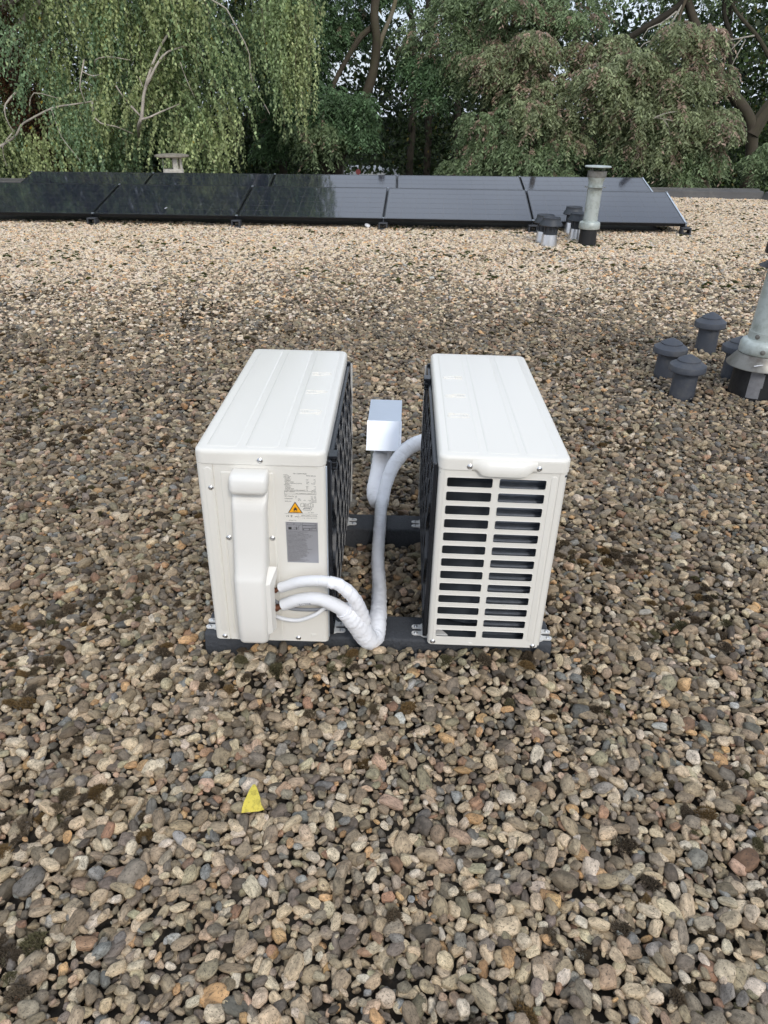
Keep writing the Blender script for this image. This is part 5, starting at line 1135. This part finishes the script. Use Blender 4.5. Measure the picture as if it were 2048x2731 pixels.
R2 = tree_root('feathery_tree', 7.6, 17.0, 'forked grey tree with bare branches at the right edge')
limb(R2, rel(R2, [(7.95, 17.0, -3.4), (7.92, 17.0, -1.5), (7.82, 17.0, 0.0), (7.64, 17.0, 0.99), (7.0, 17.0, 1.70), (6.44, 17.0, 2.28), (6.12, 17.0, 2.72), (5.83, 17.0, 3.2), (5.4, 17.1, 4.0)]), 0.20, 0.06, 'bark_grey', 'trunk', 14, 0.05)
for pts, a, b, m in (([(7.66, 17.0, 0.90), (7.88, 17.0, 1.37), (8.3, 17.0, 2.2), (8.5, 17, 3.6)], 0.16, 0.08, 'bark_grey'), ([(7.0, 17.0, 1.7), (6.94, 17.0, 2.1), (6.83, 17.0, 2.52), (6.57, 17.0, 3.04), (6.5, 17, 3.8)], 0.055, 0.035, 'bark_dark'), ([(7.95, 17.0, 2.0), (7.62, 17.0, 2.33), (7.26, 17.0, 2.66), (6.8, 17.0, 3.04), (6.5, 17.1, 3.5)], 0.05, 0.025, 'bark_grey'),
                     ([(3.5, 17.0, 1.85), (3.96, 17.0, 2.11), (4.77, 17.0, 2.56), (5.52, 17.0, 3.0), (5.8, 17.0, 3.2)], 0.05, 0.07, 'bark_dark'), ([(7.2, 16.9, 2.62), (6.95, 16.8, 2.58), (6.62, 16.8, 2.52)], 0.018, 0.007, 'twig_pale'), ([(6.95, 16.8, 2.58), (6.75, 16.8, 2.35), (6.62, 16.8, 2.2)], 0.014, 0.006, 'twig_pale'), ([(7.05, 16.9, 2.55), (6.9, 16.8, 2.2), (6.85, 16.8, 1.95)], 0.012, 0.005, 'twig_pale'),
                     ([(5.75, 16.9, 3.2), (5.6, 16.8, 2.7), (5.5, 16.7, 2.35)], 0.03, 0.01, 'twig'), ([(5.7, 16.9, 3.1), (5.35, 16.8, 2.6), (5.0, 16.7, 2.45), (4.85, 16.7, 2.2)], 0.02, 0.006, 'twig_pale'), ([(5.6, 16.9, 3.0), (5.3, 16.8, 2.8), (5.05, 16.7, 2.7), (4.95, 16.7, 2.5)], 0.016, 0.005, 'twig_pale'), ([(5.7, 16.9, 3.0), (5.65, 16.8, 2.5), (5.75, 16.7, 2.25)], 0.018, 0.006, 'twig_pale')):
    limb(R2, rel(R2, pts), a, b, m, 'branch', 8, 0.03)
feathery(R2, [((7.62, 15.9, 0.40), 0.30, 0.34, G2, 0.05), ((6.4, 17.6, 3.45), 1.2, 0.32, G2, 0.1), ((8.9, 17.2, 3.0), 0.9, 0.5, G2, 0.1)], 0.9)

R3 = tree_root('feathery_tree', 5.6, 16.2, 'bushy feathery tree with pinkish brown tips in front of the forked tree')
limb(R3, rel(R3, [(6.7, 16.0, -3.4), (6.66, 16.0, -1.0), (6.53, 16.0, -0.04), (6.31, 16.0, 0.42), (6.10, 16.0, 0.75), (5.8, 16.0, 1.4)]), 0.15, 0.05, 'bark_pale', 'trunk', 12, 0.04)
for pts, a, b, m in (([(5.9, 16.0, 1.2), (5.3, 15.9, 1.5), (4.8, 15.8, 1.7)], 0.035, 0.012, 'bark_grey'), ([(6.0, 16, 0.9), (5.2, 15.8, 0.8), (4.7, 15.7, 0.8)], 0.035, 0.012, 'bark_grey'), ([(4.92, 15.15, 1.18), (5.1, 15.1, 1.26), (5.35, 15.15, 1.30), (5.55, 15.3, 1.22)], 0.016, 0.006, 'twig_pale'), ([(5.0, 15.15, 1.2), (5.25, 15.1, 1.16), (5.5, 15.2, 1.12)], 0.013, 0.005, 'twig_pale'), ([(5.1, 15.1, 1.18), (5.25, 15.1, 1.05), (5.3, 15.1, 0.9)], 0.012, 0.005, 'twig_pale'), ([(4.75, 15.1, 0.75), (4.7, 15.05, 0.55), (4.6, 15.0, 0.35)], 0.011, 0.004, 'twig'), ([(4.78, 15.1, 0.75), (4.82, 15.05, 0.5), (4.92, 15.0, 0.3)], 0.011, 0.004, 'twig')):
    limb(R3, rel(R3, pts), a, b, m, 'limb', 8)
feathery(R3, [((4.68, 15.8, 1.45), 1.05, 0.75, G3, 0.36), ((5.50, 16.0, 1.95), 0.78, 0.72, G3, 0.40), ((5.40, 15.6, 1.05), 0.95, 0.58, G3, 0.40), ((5.90, 15.6, 0.46), 0.55, 0.40, G2, 0.2), ((4.95, 15.8, 0.72), 0.5, 0.36, G2, 0.22), ((6.15, 15.7, 1.0), 0.45, 0.55, G3, 0.4), ((5.75, 15.7, -0.1), 0.5, 0.35, G2, 0.15)], 1.2)

# ---- the wood behind: slender dark trees that can be told apart, then the mass of leaves
def wood_leaves(n_, xr, yr, zr, keepf, size, cols, name, parent):
    P = np.stack([rng.uniform(*xr, n_), rng.uniform(*yr, n_), rng.uniform(*zr, n_)], 1); P = P[rng.random(n_) < keepf(P)]
    m_ = len(P); c = np.array(cols)[rng.integers(0, len(cols), m_)] * np.exp(rng.normal(0, 0.3, (m_, 1)))
    u_ = rng.random(m_); c = np.where((u_ < 0.02)[:, None], np.array([0.16, 0.13, 0.03]), c)
    s_ = rng.uniform(0.7, 1.3, m_) * size
    D = rng.normal(0, 1, (m_, 3)) + np.array([0, 0, -0.6])
    return leaves(name, shift(P, parent) if parent else P, D, s_, s_ * 0.62, c, parent)
DK = [(0.024, 0.043, 0.014), (0.032, 0.052, 0.017), (0.018, 0.032, 0.012), (0.042, 0.060, 0.020)]
wl_ = ['leftmost', 'second', 'third', 'fourth', 'fifth']
for k_, x in enumerate((0.55, 1.05, 1.75, 2.35, 3.0)):
    yy = 22.0 + 0.5 * math.sin(k_ * 2.1)
    o = tree_root('ivy_tree', x, yy, '%s of five slender dark ivy covered stems in the shade behind the panels' % wl_[k_], 'dark stems in the wood')
    limb(o, rel(o, [(x, yy, -3.4), (x + 0.1, yy, 0), (x + rnd.uniform(-0.2, 0.3), yy, 2.2), (x + rnd.uniform(-0.5, 0.5), yy, 5.5)]), 0.13, 0.06, 'bark_dark', 'trunk', 8, 0.08)
    wood_leaves(2600, (x - 0.5, x + 0.5), (yy - 0.35, yy + 0.5), (-1.2, 5.5), lambda P: np.exp(-((P[:, 0] - x) / 0.26) ** 2) * 0.9, 0.10, DK, 'ivy', o)
def wood_keep(P):
    x, y, z = P[:, 0], P[:, 1], P[:, 2]
    n1 = vnoise(x + 60, z * 1.1 + 60, 0.75, 51); n2 = vnoise(x + 60 + y, z + 60 - y, 0.30, 52)
    k_ = np.ones(len(P))
    gap = (x > -2.4) & (x < 6.5) & (z > 2.5 + 0.5 * np.sin(x)) & (z < 5.2)
    k_ = np.where(gap, np.clip((n1 - 0.16) * 3.2, 0.0, 1) * np.clip(0.4 + n2, 0, 1), k_)
    right_ = (x > 7.5) & (z > 2.6) & (z < 5.0); k_ = np.where(right_, np.clip((n1 - 0.05) * 3, 0.3, 1), k_)
    topc = 4.7 + 2.2 * (vnoise(x + 60, y * 0 + 5, 2.3, 53) - 0.3)
    return k_ * np.clip((topc - z) / 0.8, 0, 1)
wood = wood_leaves(120000, (-15, 16.5), (23.0, 28.5), (-3.3, 5.2), wood_keep, 0.18, DK, 'wood', None); tag(wood, kind='stuff')
LG = [(0.10, 0.15, 0.045), (0.12, 0.17, 0.05), (0.075, 0.12, 0.04), (0.16, 0.20, 0.06)]
canopy = wood_leaves(30000, (-15, 16.5), (22.5, 28.5), (5.0, 11.0), wood_keep, 0.26, DK + LG, 'wood_canopy', None); tag(canopy, kind='stuff')
und = wood_leaves(26000, (-3.2, 9), (19.5, 22.5), (-2.5, 2.2), lambda P: np.clip((vnoise(P[:, 0] + 40, P[:, 2] + 40, 0.8, 61) - 0.25) * 1.6, 0, 1) * np.clip((1.9 - P[:, 2]) / 2.0 + 0.25 * (P[:, 0] > 3.6), 0, 1) * ~((np.abs(P[:, 0] + 0.62) < 0.5) & (P[:, 2] > -1.4)), 0.105, DK, 'undergrowth', None); tag(und, kind='stuff')
rb = wood_leaves(26000, (5.2, 11), (19.0, 21.5), (-2, 5.0), lambda P: np.clip((vnoise(P[:, 0] + 40, P[:, 2] + 40, 0.6, 62) - 0.2) * 1.6, 0, 1), 0.11, DK + LG[:3], 'crown', tree_root('leafy_tree', 8.0, 20.2, 'broad dark green tree behind the forked tree, far right'))
limb(rb.parent, rel(rb.parent, [(8, 20.2, -3.4), (8.1, 20.2, 0), (7.9, 20.2, 4.0)]), 0.16, 0.08, 'bark_dark', 'trunk', 8)
lb = wood_leaves(14000, (-4.4, -0.9), (19.0, 20.5), (-2, 5.0), lambda P: np.clip((vnoise(P[:, 0] + 40, P[:, 2] + 40, 0.6, 63) - 0.3) * 1.6, 0, 1), 0.11, DK + LG[2:3], 'crown', tree_root('leafy_tree', -2.7, 19.8, 'shaded green tree showing between the birch and the feathery tree'))
limb(lb.parent, rel(lb.parent, [(-2.7, 19.8, -3.4), (-2.6, 19.8, 0), (-2.8, 19.8, 4.2)]), 0.13, 0.07, 'bark_dark', 'trunk', 8)

# ---- a parked van and a red sign glimpsed under the trees
VN = tag(empty('parked_van', (-0.55, 25.0, -3.3)), 'white van roof glimpsed under the trees above the back panels', 'van')
MB().box((-0.95, -2.4, 0.45), (0.95, 2.4, 2.93), 0.12, 3).build('body', 'white_van', VN, sharp=40)
MB().box((-0.80, -2.43, 1.5), (0.80, -2.405, 2.2), 0.01, 1).build('rear_window', 'glass_dark', VN, smooth=False)
for x in (-0.86, 0.86):
    for y in (-1.6, 1.6):
        q = MB().lathe([(0.0001, -0.11), (0.30, -0.11), (0.34, -0.08), (0.34, 0.08), (0.30, 0.11), (0.0001, 0.11)], 20).build('wheel', 'bitumen', VN, sharp=40); q.location = (x, y, 0.34); q.rotation_euler = (0, R(90), 0)
    MB().box((x * 1.02 - 0.06, -2.425, 0.9), (x * 1.02 + 0.06, -2.39, 1.4), 0.01, 1).build('tail_light', 'red_sign', VN, smooth=False)
SG = tag(empty('road_sign', (-0.82, 22.3, -3.3)), 'small red round sign showing above the white van', 'sign')
MB().tube([(0, 0, 0), (0, 0, 3.12)], 0.025, 8).build('post', 'galv', SG)
q = MB().lathe([(0.0001, 0), (0.07, 0), (0.07, 0.012), (0.0001, 0.012)], 24).build('disc', 'red_sign', SG, sharp=40); q.location = (0, -0.03, 3.06); q.rotation_euler = (R(90), 0, 0)
